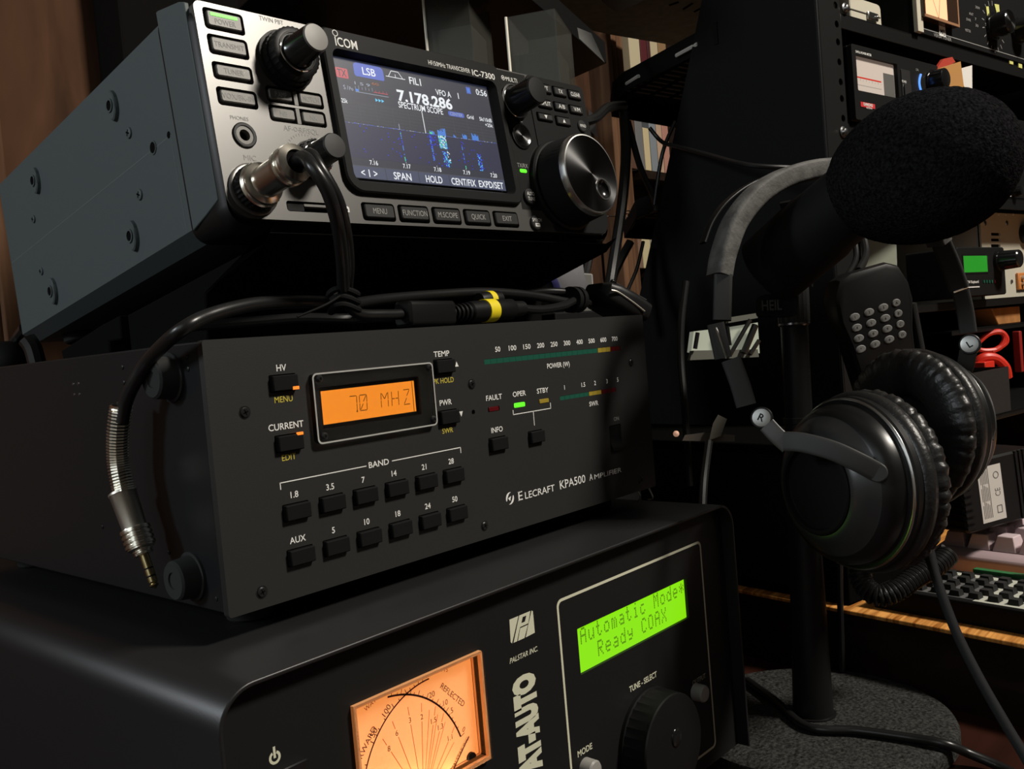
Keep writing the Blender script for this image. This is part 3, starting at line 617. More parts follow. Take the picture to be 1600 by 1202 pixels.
# push buttons with their words
def rbtn(a, c, d, e, y0, m_, words, h=2.2, wd=None, pm='faint', r=1.0, nm='push_button'):
    b = MB(); b.rbox(a, c, d, e, y0, 3.4, r, .4, 0, 3); o = b.build(nm, M[m_], rad)
    if words:
        l = MB(); zc = (d+e)/2
        if isinstance(words, str): words = [(words, 0, wd)]
        for st, dz, ww in words: l.t(st, (a+c)/2, zc+dz, h, y0-.07, ww, 0)
        l.build('lettering', M[pm], o, smooth=0, recalc=False)
    return o
for (q, st, wd) in zip(B1, ('POWER', 'TRANSMIT', 'TUNER', 'VOX/BK-IN'), (9, 13, 8.5, 14)):
    o = rbtn(q[0]+.9, q[1]-.9, q[2]+.9, q[3]-.8, -.7, 'key', [(st, -1.0 if st == 'POWER' else 0, wd)], 2.1)
    if st == 'POWER':
        l = MB(); l.rbox(7.2, 19.0, 82.1, 83.4, -.85, -.5, .3); l.build('power_lamp', M['led_green'], o)
for q, pair in zip(B2, (('P.AMP', 'NOTCH'), ('NB', 'NR'))):
    mid = (q[0]+q[1])/2
    rbtn(q[0]+.7, mid-1.9, q[2]+.8, q[3]-.7, -.5, 'key', pair[0], 2.2, 5.5 if len(pair[0]) > 2 else 3.5); rbtn(mid+1.9, q[1]-.7, q[2]+.8, q[3]-.7, -.5, 'key', pair[1], 2.2, 8 if len(pair[1]) > 2 else 3.5)
    b = MB(); b.rbox(mid-.9, mid+.9, q[2]-.3, q[3]+.3, -.1, 3.4, .2); b.build('button_divider', M['key'], rad)
for q, st, wd in zip(B3, ('MENU', 'FUNCTION', 'M.SCOPE', 'QUICK', 'EXIT'), (7.6, 14.6, 12.4, 9.6, 6.6)): rbtn(q[0]+.8, q[1]-.6, q[2]+.9, q[3]-.5, -.9, 'key_dark', st, 2.5, wd, 'faint')
for q, st, wd in zip(BR_, ('RIT', '\u0394TX', 'CLEAR', 'SPLIT', 'A/B', 'V/M'), (4.6, 5, 8, 7.4, 5.4, 5.4)): rbtn(q[0]+.5, q[1]-.5, q[2]+.5, q[3]-.4, -1.6, 'key_dark', 'TX' if 'TX' in st else st, 2.2, wd*.7 if 'TX' in st else wd, 'white', .6)
for k, q in enumerate(BD):
    o = rbtn(q[0]+.5, q[1]-.5, q[2]+.5, q[3]-.4, -1.6, 'key_dark', None, r=.6); l = MB(); cx, cz = (q[0]+q[1])/2, (q[2]+q[3])/2; s_ = -1 if k == 0 else 1
    l.poly([(cx-1.2, -1.68, cz-1*s_), (cx+1.2, -1.68, cz-1*s_), (cx, -1.68, cz+1*s_)]); l.build('arrow', M['white'], o, smooth=0)
for (cx, cz, r, words, h) in ((231.6, 63.2, 3.6, [('MPAD', 0, 5)], 1.7), (175.6, 18.9, 4.3, [('AUTO', 1.3, 5.6), ('TUNE', -1.4, 5.2)], 1.9), (176.6, 4.9, 4.0, [('SPEECH', 1.3, 7)], 1.8)):
    b = MB(); b.lathe((cx, 0, cz), (0, -1, 0), [(0, r), (1.2, r-.1), (1.6, r-.6), (1.65, r-1.5)], 28); o = b.build('round_button', M['key_dark'], rad)
    l = MB()
    for st, dz, wd in words: l.t(st, cx, cz+dz, h, -1.72, wd, 0)
    if words[0][0] == 'SPEECH': l.plate(rrect(cx-1.8, cx+1.8, cz-2.3, cz-.3, .4, 2), [rrect(cx-.9, cx+1.2, cz-1.5, cz-1.1, .1, 1)], -1.72, -1.7)
    l.build('lettering', M['white'], o, smooth=0, recalc=False)
b = MB(); b.lathe((178.6, 0, 52.1), (0, -1, 0), [(0, 7.2), (.8, 7.2), (1.0, 6.6)], 32, 0, cap1=False); b.lathe((178.6, -.9, 52.1), (0, -1, 0), [(0, 6.6), (.3, 6.2), (-.5, 3), (-.7, .2)], 32, 1); b.build('spun_button', [M['blk'], M['dial_face']], rad)
b = MB(); b.rbox(172.5, 177.6, 31.9, 33.8, -.5, 0, .8, .2); b.build('receive_lamp', M['led_green'], rad, label='lit green receive lamp')
# knobs
def knob(name, cx, cz, base, cap, ringm=True, capm='key_dark'):
    b = MB(); b.lathe((cx, 0, cz), (0, -1, 0), base, 60, 0); k = b.build(name, M['blk'], rad)
    b = MB(); b.lathe((cx, 0, cz), (0, -1, 0), cap[:-2], 40, 0, cap1=False); b.lathe((cx, 0, cz), (0, -1, 0), cap[-3:], 40, 1, cap0=False); b.build('knob_cap', [M['blk_gloss'], M[capm]], k)
    if ringm:
        d, r = ringm; b = MB(); b.lathe((cx, 0, cz), (0, -1, 0), [(d-.5, r), (d, r+.1), (d+.25, r-.2), (d+.25, r-.8)], 40, cap0=False, cap1=False); b.build('bright_ring', M['chrome'], k)
    return k
FLT = .018
knob('twin_passband_knob', 38.6, 68.8, [(0, 12.8), (2.0, 12.8), (2.2, 12.0), (2.3, 11.6, FLT), (5, 11.5, FLT), (5.2, 10.8), (6.0, 10.8), (6.2, 11, FLT), (9.5, 10.8, FLT), (10, 10), (10.2, 7.5)], [(10, 7.4), (12, 6.5), (23.2, 5.9), (23.8, 5.4), (24, 2)], (10.3, 8.6), 'key')
knob('volume_knob', 42.5, 26.6, [(0, 8.2), (1.2, 8.2), (1.4, 7.6, FLT), (6.0, 7.4, FLT), (6.3, 6.6), (6.5, 6.2)], [(6.3, 6.0), (8, 5.7), (17.6, 5.45), (18.3, 5.0), (18.5, 2)], (6.5, 6.9), 'key_dark')
knob('multi_knob', 178.0, 70.2, [(0, 9.6), (1.6, 9.6), (1.8, 8.8)], [(1.6, 8.4), (4, 7.6), (16.6, 7.2), (17.4, 6.6), (17.6, 3)], (1.7, 8.9), 'blk')
# tuning dial
DX, DZc = 204.4, 26.6
b = MB(); b.lathe((DX, 0, DZc), (0, -1, 0), [(0, 25.2), (2.5, 25.2), (3.4, 24.2), (3.6, 22.4)], 64, 0); dial = b.build('tuning_dial', M['blk'], rad)
b = MB(); n = 120; b.lathe((DX, 0, DZc), (0, -1, 0), [(3.6, 22.6), (4.4, 23.4), (5, 23.3, .010), (17.5, 22.4, .010), (18, 22.3)], n, 0); b.build('grip', M['rubber'], dial)
b = MB(); b.lathe((DX, 0, DZc), (0, -1, 0), [(18, 22.3), (20.2, 22.1), (21.2, 21.4), (21.3, 20.7)], 72, 0, cap0=False, cap1=False); b.build('bright_ring', M['alu'], dial)
DFC = (DX + 7.6, DZc - 8.0)
mm = M['dial_face']; nt = mm.node_tree; bs = nt.nodes['Principled BSDF']           # spun finish: the highlight runs around the middle
tg = nt.nodes.new('ShaderNodeTangent'); tg.direction_type = 'RADIAL'; tg.axis = 'Y'; nt.links.new(tg.outputs['Tangent'], bs.inputs['Tangent'])
b = MB(); b.plate(circ(0, 0, 20.8, 72), [circ(7.6, -8.0, 5.6, 36)], -.0, 1.0)
o = b.build('spun_face', M['dial_face'], dial); o.location = Vector((DX, -21.25, DZc))*S
b = MB(); b.lathe((DFC[0], -21.3, DFC[1]), (0, -1, 0), [(-.2, 6.0), (.35, 5.9), (.35, 5.3), (-.5, 5.2)], 40, 0, cap0=False, cap1=False); b.lathe((DFC[0], -21.3, DFC[1]), (0, -1, 0), [(-.5, 5.3), (-1.6, 4.2), (-2.4, 2.2), (-2.6, .1)], 36, 1, cap0=False); b.build('finger_dimple', [M['alu'], M['blk_gloss']], dial)
# jacks and card slot
b = MB(); b.lathe((13.4, 0, 34.3), (0, -1, 0), [(0, 5.2), (.5, 5.2), (.8, 4.8), (.8, 3.9)], 32, 0, cap0=False, cap1=False); b.lathe((13.4, 0, 34.3), (0, -1, 0), [(.75, 3.9), (.4, 3.7), (.4, 2.3), (-2, 2.2)], 32, 1, cap0=False, cap1=False); b.build('phones_jack', [M['blk'], M['key']], rad)
b = MB(); b.lathe((13, 0, 12), (0, -1, 0), [(0, 10.6), (1.2, 10.6), (1.6, 10.0), (1.6, 9.0)], 40, 0, cap1=False); b.lathe((13, 0, 12), (0, -1, 0), [(1.5, 9.4), (.6, 9.2), (.4, 7)], 40, 1, cap0=False); b.build('microphone_socket', [M['radio_face'], M['blk']], rad)
b = MB(); b.rbox(28.2, 36, 4.9, 7.8, .9, 3, .4); b.rbox(36, 53.5, 6.9, 7.9, .6, 3, .2, 0, 1); b.build('card_slot_cover', [M['radio_face2'], M['key']], rad)
# ------------------------------------------------------------------ lit colour screen
SX0, SX1, SZ0, SZ1 = 65.2, 160.6, 21.6, 76.6
sm = {}
def px(name, c, s=1.0):
    sm[name] = glow(name, lin(c), s); return sm[name]
pal = ['bg', 'scope', 'soft', 'white', 'pale', 'blue', 'red', 'cyan', 'skyblue', 'deep', 'orange', 'grid', 'green', 'water']
cols = dict(bg=(34, 38, 54), scope=(39, 43, 55), soft=(58, 66, 92), white=(238, 242, 245), pale=(150, 158, 175), blue=(72, 96, 190), red=(190, 66, 78), cyan=(90, 200, 240), skyblue=(66, 126, 214), deep=(20, 44, 214), orange=(150, 84, 40), grid=(66, 66, 76), green=(70, 200, 150), water=(30, 32, 62))
pm = [px('screen_' + k, cols[k]) for k in pal]; I_ = {k: i for i, k in enumerate(pal)}
b = MB(); Y0 = 1.30
def R(x0, x1, z0, z1, k, lay=0): b.rect(x0, x1, z0, z1, Y0 - .02*lay, I_[k])
def T(st, x, z, h, k, wd=None, al='c', bold=.01, lay=3): b.t(st, x, z, h, Y0 - .02*lay, wd, I_[k], al, bold)
R(SX0, SX1, SZ0, SZ1, 'bg'); R(SX0, SX1, 46.6, 57.2, 'scope', 1); R(SX0, SX1, 30.8, 46.6, 'water', 1); R(SX0, SX1, SZ0, 27.2, 'soft', 1)
for x in (83.3, 102.8, 122.1, 141.4): R(x-.15, x+.15, SZ0, 27.0, 'bg', 2)
R(SX0, SX1, 27.0, 27.3, 'grid', 2)
b.loft([[(x, Y0-.04, z) for x, z in rrect(75.6, 92.6, 69.1, 75.6, [1, 1, 2, 2], 3)]]*1 + [[(x, Y0-.03, z) for x, z in rrect(75.6, 92.6, 69.1, 75.6, [1, 1, 2, 2], 3)]], I_['blue'])
T('LSB', 84.1, 72.2, 3.4, 'white', 7.4)
b.loft([[(x, Y0-.04, z) for x, z in rrect(64.0+1.3, 71.9, 67.0, 71.6, .5, 2)], [(x, Y0-.03, z) for x, z in rrect(65.3, 71.9, 67.0, 71.6, .5, 2)]], I_['red']); T('TX', 68.6, 69.3, 3.2, 'bg', 4.8)
for x0, z0, x1, z1 in ((93.8, 71.9, 105.4, 71.9), (95.4, 72.0, 97.5, 74.9), (97.5, 74.9, 101.7, 74.9), (101.7, 74.9, 103.9, 72.0), (99.6, 72, 99.6, 73.5)): b.line(x0, z0, x1, z1, .3, Y0-.06, I_['white'])
R(106.6, 117.0, 69.4, 74.6, 'scope', 1); T('FIL1', 111.5, 72.0, 3.4, 'white', 7.2)
T('VFO A', 128.8, 68.6, 2.8, 'white', 10.0); T('1', 138.8, 68.7, 2.9, 'white'); T('0:56', 155.9, 72.8, 3.0, 'white', 7.7)
R(145.3, 148.3, 71.0, 74.4, 'blue', 1); R(146.0, 147.6, 71.6, 73.6, 'skyblue', 2)
T('7.178.286', 116.0, 63.5, 5.0, 'white', 34.6, bold=.03); T('SPECTRUM SCOPE', 112.2, 58.95, 2.9, 'white', 27.8, bold=.01)
T('S', 68.6, 62.8, 1.9, 'pale'); T('/', 70.3, 62.8, 1.9, 'pale'); T('Po', 72.2, 62.6, 1.6, 'pale', 2.2)
R(74.4, 93.2, 61.5, 61.75, 'pale', 2); R(74.5, 76.4, 61.9, 63.0, 'skyblue', 2)
for k in range(6): R(74.6 + 1.9*k, 74.8 + 1.9*k, 63.0, 64.2 + .5*(k % 2), 'pale', 2)
T('1 5 9', 79.0, 65.7, 1.3, 'pale', 8.6); R(84.8, 93.0, 62.7, 63.0, 'red', 2)
for k in range(4): R(86 + 2.1*k, 86.2 + 2.1*k, 63.0, 64.0, 'red', 2)
T('60', 86.5, 66.9, 1.2, 'orange', 4)
for k in range(3): x = 85.0 + 1.75*k; b.poly([(x, Y0-.06, 58.4), (x+1.5, Y0-.06, 59.2), (x, Y0-.06, 60.0)], I_['cyan'])
T('-25k', 66.9, 56.4, 1.9, 'white', 4); T('+25k', 157.0, 55.8, 1.8, 'white', 5.4)
b.loft([[(x, Y0-.04, z) for x, z in rrect(129.6, 140.3, 57.5, 59.9, .8, 2)], [(x, Y0-.03, z) for x, z in rrect(129.6, 140.3, 57.5, 59.9, .8, 2)]], I_['blue']); T('CENTER', 135, 58.7, 1.6, 'pale', 8.4)
T('Grid', 144.5, 58.6, 1.9, 'white', 4.6); T('5k/10dB', 155.3, 58.5, 1.9, 'white', 8.8)
for k in range(1, 10): R(SX0 + 9.54*k - .08, SX0 + 9.54*k + .08, 46.7, 57.0, 'grid', 2)
for k in range(6): R(SX0, SX1, 48.0 + 1.6*k, 48.12 + 1.6*k, 'grid', 2)
rnd = random.Random(3)
for k in range(95): x = SX0 + 1*k; R(x, x+.8, 46.5, 46.6 + .35*rnd.random()**2, 'pale' if rnd.random() < .35 else 'blue', 3)
R(112.0, 112.4, 46.6, 57.5, 'white', 3)
for xc, wd, hh in ((116.3, 3, 1.6), (122.6, 5.4, 3.4), (131, 1.6, 1.2), (137.9, 3.0, 2.4), (145.2, 4.6, 3.2), (96.3, .4, 2.6)):
    n = max(1, int(wd/.45))
    for k in range(n): h = hh*(.55 + .6*rnd.random()); R(xc-wd/2+k*wd/n, xc-wd/2+(k+.95)*wd/n, 46.6, 46.6+h, 'skyblue' if wd > 1 else 'pale', 4)
R(114.6, 116.4, 46.6, 47.6, 'green', 5)
def fall(xc, wd, z0, z1, keys, dens, cell=.55):
    z = z0
    while z < z1:
        for k in range(max(1, int(wd/cell))):
            if rnd.random() < dens: R(xc-wd/2+k*cell, xc-wd/2+(k+.95)*cell, z, z+cell*.95, rnd.choice(keys), 4)
        z += cell
fall(96.4, .6, 34.5, 42.6, ['deep', 'skyblue'], .8); fall(96.4, .6, 43.0, 45.0, ['green', 'skyblue'], .95); fall(96.4, .7, 30.9, 33.2, ['green'], .9)
fall(114.6, 1.3, 33.4, 45.6, ['deep', 'deep', 'skyblue'], .75); fall(117, 4.2, 41.0, 46.2, ['deep', 'water'], .6); fall(122.3, 5.0, 40.0, 46.5, ['cyan', 'skyblue', 'white', 'green'], .9); fall(122.4, 3.6, 31.0, 38.2, ['skyblue', 'deep', 'cyan'], .55); fall(124.8, 2.0, 30.9, 39, ['cyan', 'white'], .4)
fall(134.8, .7, 34, 45.5, ['deep', 'skyblue'], .6); fall(134.9, .7, 31, 32.4, ['green'], .9); fall(145.8, 3.3, 30.9, 39.6, ['skyblue', 'deep', 'cyan'], .62)
fall(112, 80, 31, 46, ['deep'], .012)
for st, x in (('7.16', 77.4), ('7.17', 96.5), ('7.18', 115.5), ('7.19', 134.6), ('7.20', 153.5)): T(st, x, 29.2, 2.0, 'white', 4.6); R(x-.1, x+.1, 30.6, 31.1, 'white', 3)
for st, x, wd in (('< 1 >', 73.8, 9.0), ('SPAN', 92.8, 10.4), ('HOLD', 112.1, 10.4), ('CENT/FIX', 131.4, 16.4), ('EXPD/SET', 150.4, 17.4)): T(st, x, 24.1, 3.3, 'white', wd, bold=.012)
b.build('screen', pm, rad, smooth=0, recalc=False)
b = MB(); b.rect(SX0-.6, SX1+.6, SZ0-.6, SZ1, 1.05); gl = mat('screen_cover_film', (.30, .32, .38), .27, metal=1., alpha=.06); b.build('screen_film', gl, rad, smooth=0, label='faintly hazy cover of the screen')
# rear feet and right end knob shadowed behind the dial
for x in (24, 216):
    b = MB(); b.lathe((x, 214, 0.5), (0, 0, -1), [(0, 9), (5.0, 8.4), (5.8, 7.4)], 24); b.build('foot', M['rubber'], rad)
# ================================================================== STAND under the transceiver
AT = 98.0
M['stand'] = mat('flat_black_stand', (.0045, .0045, .0045), .9, spec=.05)
st = thing('radio_stand', 'black wedge stand between the transceiver and the amplifier', 'stand', (30, 20, AT), Euler((0, 0, -.03)))
def zb(y): return 46.35 - 8.5 - (y)*math.tan(.13928)                # underside of the transceiver above the stand's base
b = MB(); b.prism_x([(-4, zb(-4)+3), (50, 22), (52, .3), (128, .3), (128, zb(128)), (0, zb(0))], 12, 231); b.build('front_block', M['stand'], st, bevel=1.5)
b = MB(); b.prism_x([(128, 8), (128, zb(128)), (150, zb(150)), (205, zb(205)-2), (203, .3), (143, .3), (143, 8)], 8, 231); b.build('rear_block', M['stand'], st, bevel=1.0)
# ================================================================== ADAPTER CABLE: round connector, two leads, tie, hanging plug
pc = RW(13, 0, 12); pdir = (RW(13, -1, 12.02) - pc).normalized()
ad = thing('adapter_cable', 'adapter cable from the shiny connector in the transceiver to a dangling spring-sleeved plug', 'cable', (pc.x, pc.y, AT))
b = MB(); b.lathe(pc, pdir, [(1.2, 9.2, .02), (6.0, 9.0, .02)], 64, 1, cap0=False, cap1=False)
b.lathe(pc, pdir, [(6.0, 9.0), (6.6, 8.4), (7.4, 8.1), (8.6, 8.3), (9.4, 7.2), (9.9, 6.3), (24.0, 6.1)], 40, 0, cap0=True, cap1=False); con = b.build('connector', [M['nickel'], M['blk_gloss']], ad, world=True, label='shiny round connector')
b = MB(); b.lathe(pc, pdir, [(23.5, 6.2), (24, 7.3), (26.2, 7.5), (26.6, 7.0), (29, 7.1), (29.5, 7.4), (31.0, 7.2), (31.6, 6.0), (32.2, 4.6), (31, 4.2)], 8*4, 0, cap1=False); b.lathe(pc, pdir, [(31.2, 4.3), (31.3, 3)], 24, 1); b.build('lock_nut', [M['nickel'], M['hole']], con, world=True)
e0 = pc + pdir*30
def PY_(u, v, y): return tuple(at_y(u, v, y))
tie = at_y(537, 470, 6)
L1 = [pc + pdir*27, pc + pdir*36, at_y(489, 262, -22), at_y(512, 300, -24), at_y(527, 350, -20), at_y(534, 400, -10), at_y(536, 440, 0), at_y(536, 468, 6)]
L2 = [pc + pdir*27 + Vector((2, 0, 1)), pc + pdir*36 + Vector((3, 0, 1.5)), at_y(500, 262, -20), at_y(527, 310, -21), at_y(540, 360, -16), at_y(545, 410, -6), at_y(543, 445, 3), at_y(541, 470, 8)]
LH = L1 + [at_y(515, 472, 8), at_y(470, 472, 8), at_y(400, 475, 2), at_y(330, 492, -2), at_y(280, 518, -2), at_x(235, 560, -8), at_x(209, 600, -10), at_x(196, 630, -11), at_x(190, 660, -12)]
b = MB(); b.tube(LH, 2.55, 12, 0, 8); b.build('lead', M['cable'], ad, world=True, label='lead that arches over to the dangling plug')
L2 += [at_y(560, 490, 10), at_y(600, 492, 11), at_y(632, 491, 12)]
b = MB(); b.tube(L2, 2.3, 12, 0, 8); b.build('lead', M['cable'], ad, world=True, label='lead that runs to the inline socket')
sp = cr([at_x(190, 634, -11), at_x(185, 680, -12), at_x(186, 725, -12), at_x(194, 768, -12)], 12)
b = MB(); b.tube(sp, 3.6, 12, 1, 0)
hel = []; turns = 30; N = len(sp)
for k in range(turns*10 + 1):
    t = k/(turns*10)*(N-1); i = min(int(t), N-2); p = sp[i].lerp(sp[i+1], t-i); tg_ = (sp[i+1]-sp[i]).normalized(); _, uu, vv = basis(tg_)
    a = 2*math.pi*k/10; hel.append(p + (uu*math.cos(a) + vv*math.sin(a))*3.75)
b.tube(hel, .52, 5, 0, 0); b.build('spring_sleeve', [M['nickel'], M['blk']], ad, world=True, label='coiled steel spring sleeve')
q0, q1, q2 = at_x(191, 768, -12), at_x(214, 838, -11), at_x(243, 920, -10)
dd = (q2 - q0).normalized(); Lb = (q1 - q0).length; Lt = (q2 - q0).length
b = MB(); b.lathe(q0, dd, [(-.6, 3.6), (0, 5.1), (.8, 5.2), (1.2, 4.9), (Lb*.97, 4.3)], 32); b.build('plug_barrel', M['nickel_r'], ad, world=True)
b = MB(); prf = [(Lb-3.2, 4.2), (Lb-3.0, 5.4)]
for k in range(4): prf += [(Lb-2.6+k*1.9, 5.5), (Lb-1.6+k*1.9, 5.5), (Lb-1.5+k*1.9, 5.0), (Lb-.9+k*1.9, 5.0)]
prf += [(Lb+5.6, 3.6), (Lb+6.0, 3.6), (Lb+6.1, 3.2), (Lb+6.6, 3.2), (Lb+6.7, 3.6), (Lb+7.4, 3.4), (Lb+7.6, 1.8)]
b.lathe(q0, dd, prf, 36); b.build('plug_collar', M['nickel'], ad, world=True)
b = MB(); T0 = Lb+7.4
b.lathe(q0, dd, [(T0, 1.75), (T0+5.2, 1.75)], 20, 0); b.lathe(q0, dd, [(T0+5.2, 1.7), (T0+5.8, 1.7)], 20, 1); b.lathe(q0, dd, [(T0+5.8, 1.75), (T0+8.2, 1.75)], 20, 0); b.lathe(q0, dd, [(T0+8.2, 1.7), (T0+8.8, 1.7)], 20, 1)
b.lathe(q0, dd, [(T0+8.8, 1.75), (T0+10.6, 1.75), (T0+11.2, 1.25), (T0+12.0, 1.8), (Lt-.6, .8), (Lt, .2)], 20, 0); b.build('plug_tip', [M['gold'], M['blk']], ad, world=True)
b = MB()
for k in range(3): b.tube([tie + Vector((math.cos(a)*6.2, math.sin(a)*5.0, 3.2*k - 3 + 1.2*math.sin(a*2))) for a in [2*math.pi*j/14 for j in range(14)]], 1.3, 8, 0, 3, True)
b.tube([tie + Vector((-4, -4, 2)), tie + Vector((-14, -6, -2)), tie + Vector((-26, -4, -6))], .5, 6); b.build('cable_tie', M['blk_matte'], ad, world=True)
# inline socket at the end of the short lead
def along(p, d, prof, n, m_, nm, par, **k):
    b = MB(); b.lathe(p, d, prof, n); return b.build(nm, m_, par, world=True, **k)
s0 = at_y(628, 491, 12); s1 = at_y(700, 490, 14); d1 = (s1 - s0).normalized(); _, u1, v1 = basis(d1)
b = MB(); ctr = (s0+s1)/2; Ls = (s1-s0).length
b.loft([[s0 + d1*t + u1*(x*k) + v1*(z*k) for x, z in rrect(-5.4, 5.4, -5.6, 5.6, 2, 3)] for t, k in ((0, .8), (1.2, 1), (Ls-1, 1), (Ls, .9))]); b.build('inline_socket', M['blk'], ad, world=True)
# ------------------------------------------------------------------ audio cable with the yellow band
au = thing('audio_cable', 'black cable on the amplifier with a bright yellow band round its plug', 'cable', tuple(Vector((s1.x, s1.y, AT))))
p0 = at_y(700, 490, 14); p1 = at_y(800, 483, 16); d2 = (p1 - p0).normalized(); Lp = (p1-p0).length
prf = [(0, 3.2)]
for k in range(5): prf += [(1 + 2.6*k, 3.6 + .25*k), (2.2 + 2.6*k, 3.6 + .25*k), (2.3 + 2.6*k, 2.8 + .25*k), (3.4 + 2.6*k, 2.8 + .25*k)]
prf += [(14.5, 5.0), (Lp*.62, 5.4), (Lp*.97, 5.2), (Lp, 4.2)]
along(p0, d2, prf, 28, M['blk'], 'plug', au)
ty_ = (at_y(763, 487, 15) - p0).length
along(p0, d2, [(ty_-3.6, 5.5), (ty_-3.5, 5.75), (ty_+3.6, 5.7), (ty_+3.7, 5.4)], 28, mat('yellow_tape', (.80, .64, .01), .55), 'band', au, label='bright yellow band')
b = MB(); b.lathe(p1, d2, [(-1, 4.0), (8, 3.8), (9, 2.6)], 24); b.tube([p1 + d2*6, at_y(845, 484, 18), at_y(880, 478, 22), at_y(905, 468, 26), at_y(925, 478, 34)], 2.3, 10); b.build('lead', M['cable'], au, world=True)
b = MB(); c_ = at_y(762, 470, 26)
b.lathe(c_ - d2*7, d2, [(0, 4), (3, 4.6), (10, 4.8), (11, 4.9), (15, 4.8), (16, 3)], 20, 0); b.lathe(c_ - d2*1, d2, [(0, 4.95), (4, 4.95)], 20, 1); o = b.build('second_plug', [M['blk'], bpy.data.materials['yellow_tape']], au, world=True)
# long cable along the back and its strap
lc = thing('microphone_cable', 'long black cable lying along the top of the amplifier to a strapped bundle', 'cable', tuple(at_y(720, 470, 30)))
b = MB(); b.tube([at_y(548, 476, 14), at_y(600, 468, 22), at_y(680, 461, 28), at_y(760, 457, 30), at_y(830, 462, 30), at_y(885, 472, 28), at_y(915, 474, 30)], 2.5, 12); b.build('lead', M['cable'], lc, world=True)
b = MB(); b.tube([at_y(810, 462, 34), at_y(850, 456, 34), at_y(890, 458, 30), at_y(915, 468, 30)], 2.3, 12); b.build('lead', M['cable'], lc, world=True)
b = MB(); b.tube([at_y(300, 510, 60), at_y(400, 502, 50), at_y(470, 497, 40), at_y(540, 498, 30), at_y(610, 496, 30)], 2.2, 10); b.build('lead', M['cable'], lc, world=True)
sc_ = at_y(893, 470, 27)
b = MB()
for k in range(2): b.lathe(sc_ + Vector((4.5*k, 0, .5)), (1, .1, -.05), [(-1.9, 6.4), (-1.8, 7.4), (1.8, 7.4), (1.9, 6.4)], 24)
b.build('strap', M['blk_matte'], lc, world=True)
# dark hand-held shell lying at the corner of the amplifier
hh = thing('handheld_remote', 'rounded black handset leaning at the far right corner of the amplifier top', 'handset', tuple(Vector((266, 34, AT))))
a0 = at_y(938, 455, 30); a1 = at_y(1000, 489, 22); d3 = (a1 - a0).normalized(); w3 = Vector((.15, 1, .1)); w3 = (w3 - d3*w3.dot(d3)).normalized(); n3 = d3.cross(w3)
if n3.z < 0: n3 = -n3
Lh = (a1-a0).length
b = MB(); b.loft([[a0 + d3*t + w3*x*k + n3*(z*k2) for x, z in rrect(-15, 15, -9, 5, 4, 4)] for t, k, k2 in ((-5, .55, .5), (-2, .85, .85), (4, 1, 1), (Lh*.5, 1, 1.05), (Lh*.9, .95, .8))]); b.build('shell', M['blk'], hh, world=True)
b = MB(); b.tube([a0 + d3*t + n3*z - w3*15.0 for t, z in ((-3, -2), (2, -1), (14, -2.0), (24, -3.5))], .7, 8); b.build('edge_trim', M['nickel_r'], hh, world=True)
b = MB(); b.loft([[a0 + d3*t + w3*x + n3*(5.2 + z) for x, z in rrect(-9, 9, 0, 1.2, .5, 2)] for t in (3, Lh*.85)]); b.build('top_plate', M['key_dark'], hh, world=True)
b = MB(); b.ball(a0 + n3*5.4 - w3*9, 1.4, 0, 8); b.build('button', M['blk_gloss'], hh, world=True)
# ================================================================== MICROPHONE STAND
bq = at_z(1271, 1118, DZ + 10); bc = Vector((bq.x, bq.y, DZ))
ms = thing('microphone_stand', 'black microphone stand with a thick round gritty base beside the tuner', 'stand', bc)
b = MB(); b.lathe((0, 0, 0), (0, 0, 1), [(0, 81), (1, 83), (7.5, 83), (9.6, 82), (10.5, 80), (10.8, 76), (11.2, 2)], 96); b.build('base', M['grit'], ms)
lean = Vector((.0155, -.0170, 0))
def leaning(b): b.v = [v + lean*(v.z - 10) for v in b.v]; return b
b = MB(); b.lathe((0, 0, 10), (0, 0, 1), [(0, 13.8), (2, 13.8), (2.2, 12.3), (90, 10.2), (184, 8.9), (184.4, 9.4), (187.8, 9.4), (188, 8.8)], 40); leaning(b).build('lower_tube', M['blk'], ms)
b = MB(); b.lathe((0, 0, 196), (0, 0, 1), [(0, 8.3), (62, 8.2)], 32); b.lathe((0, 0, 196), (0, 0, 1), [(-1, 9.3), (0, 9.3), (1.6, 9.0), (1.8, 8.3)], 32, 1); leaning(b).build('upper_tube', [M['blk'], M['key_dark']], ms)
b = MB(); b.lathe((0, 0, 254), (0, 0, 1), [(0, 8.4), (1, 9.6), (2.2, 9.4), (2.8, 8)], 32, 1); b.lathe((0, 0, 256.5), (0, 0, 1), [(0, 9.2, .03), (21, 9.4, .03)], 40, 0); leaning(b).build('knurled_collar', [M['key_dark'], mat('dark_chrome', (.25, .25, .25), .25, metal=1)], ms)
b = MB(); b.ribbon([(6.5, -3, 277), (7.5, -3, 296), (4, -3, 316), (-3, -3, 330)], (0, 1, 0), 14, 3); b.ribbon([(-7, -3, 277), (-8, -3, 298), (-8, -3, 318)], (0, 1, 0), 14, 3); leaning(b).build('yoke', M['blk'], ms)
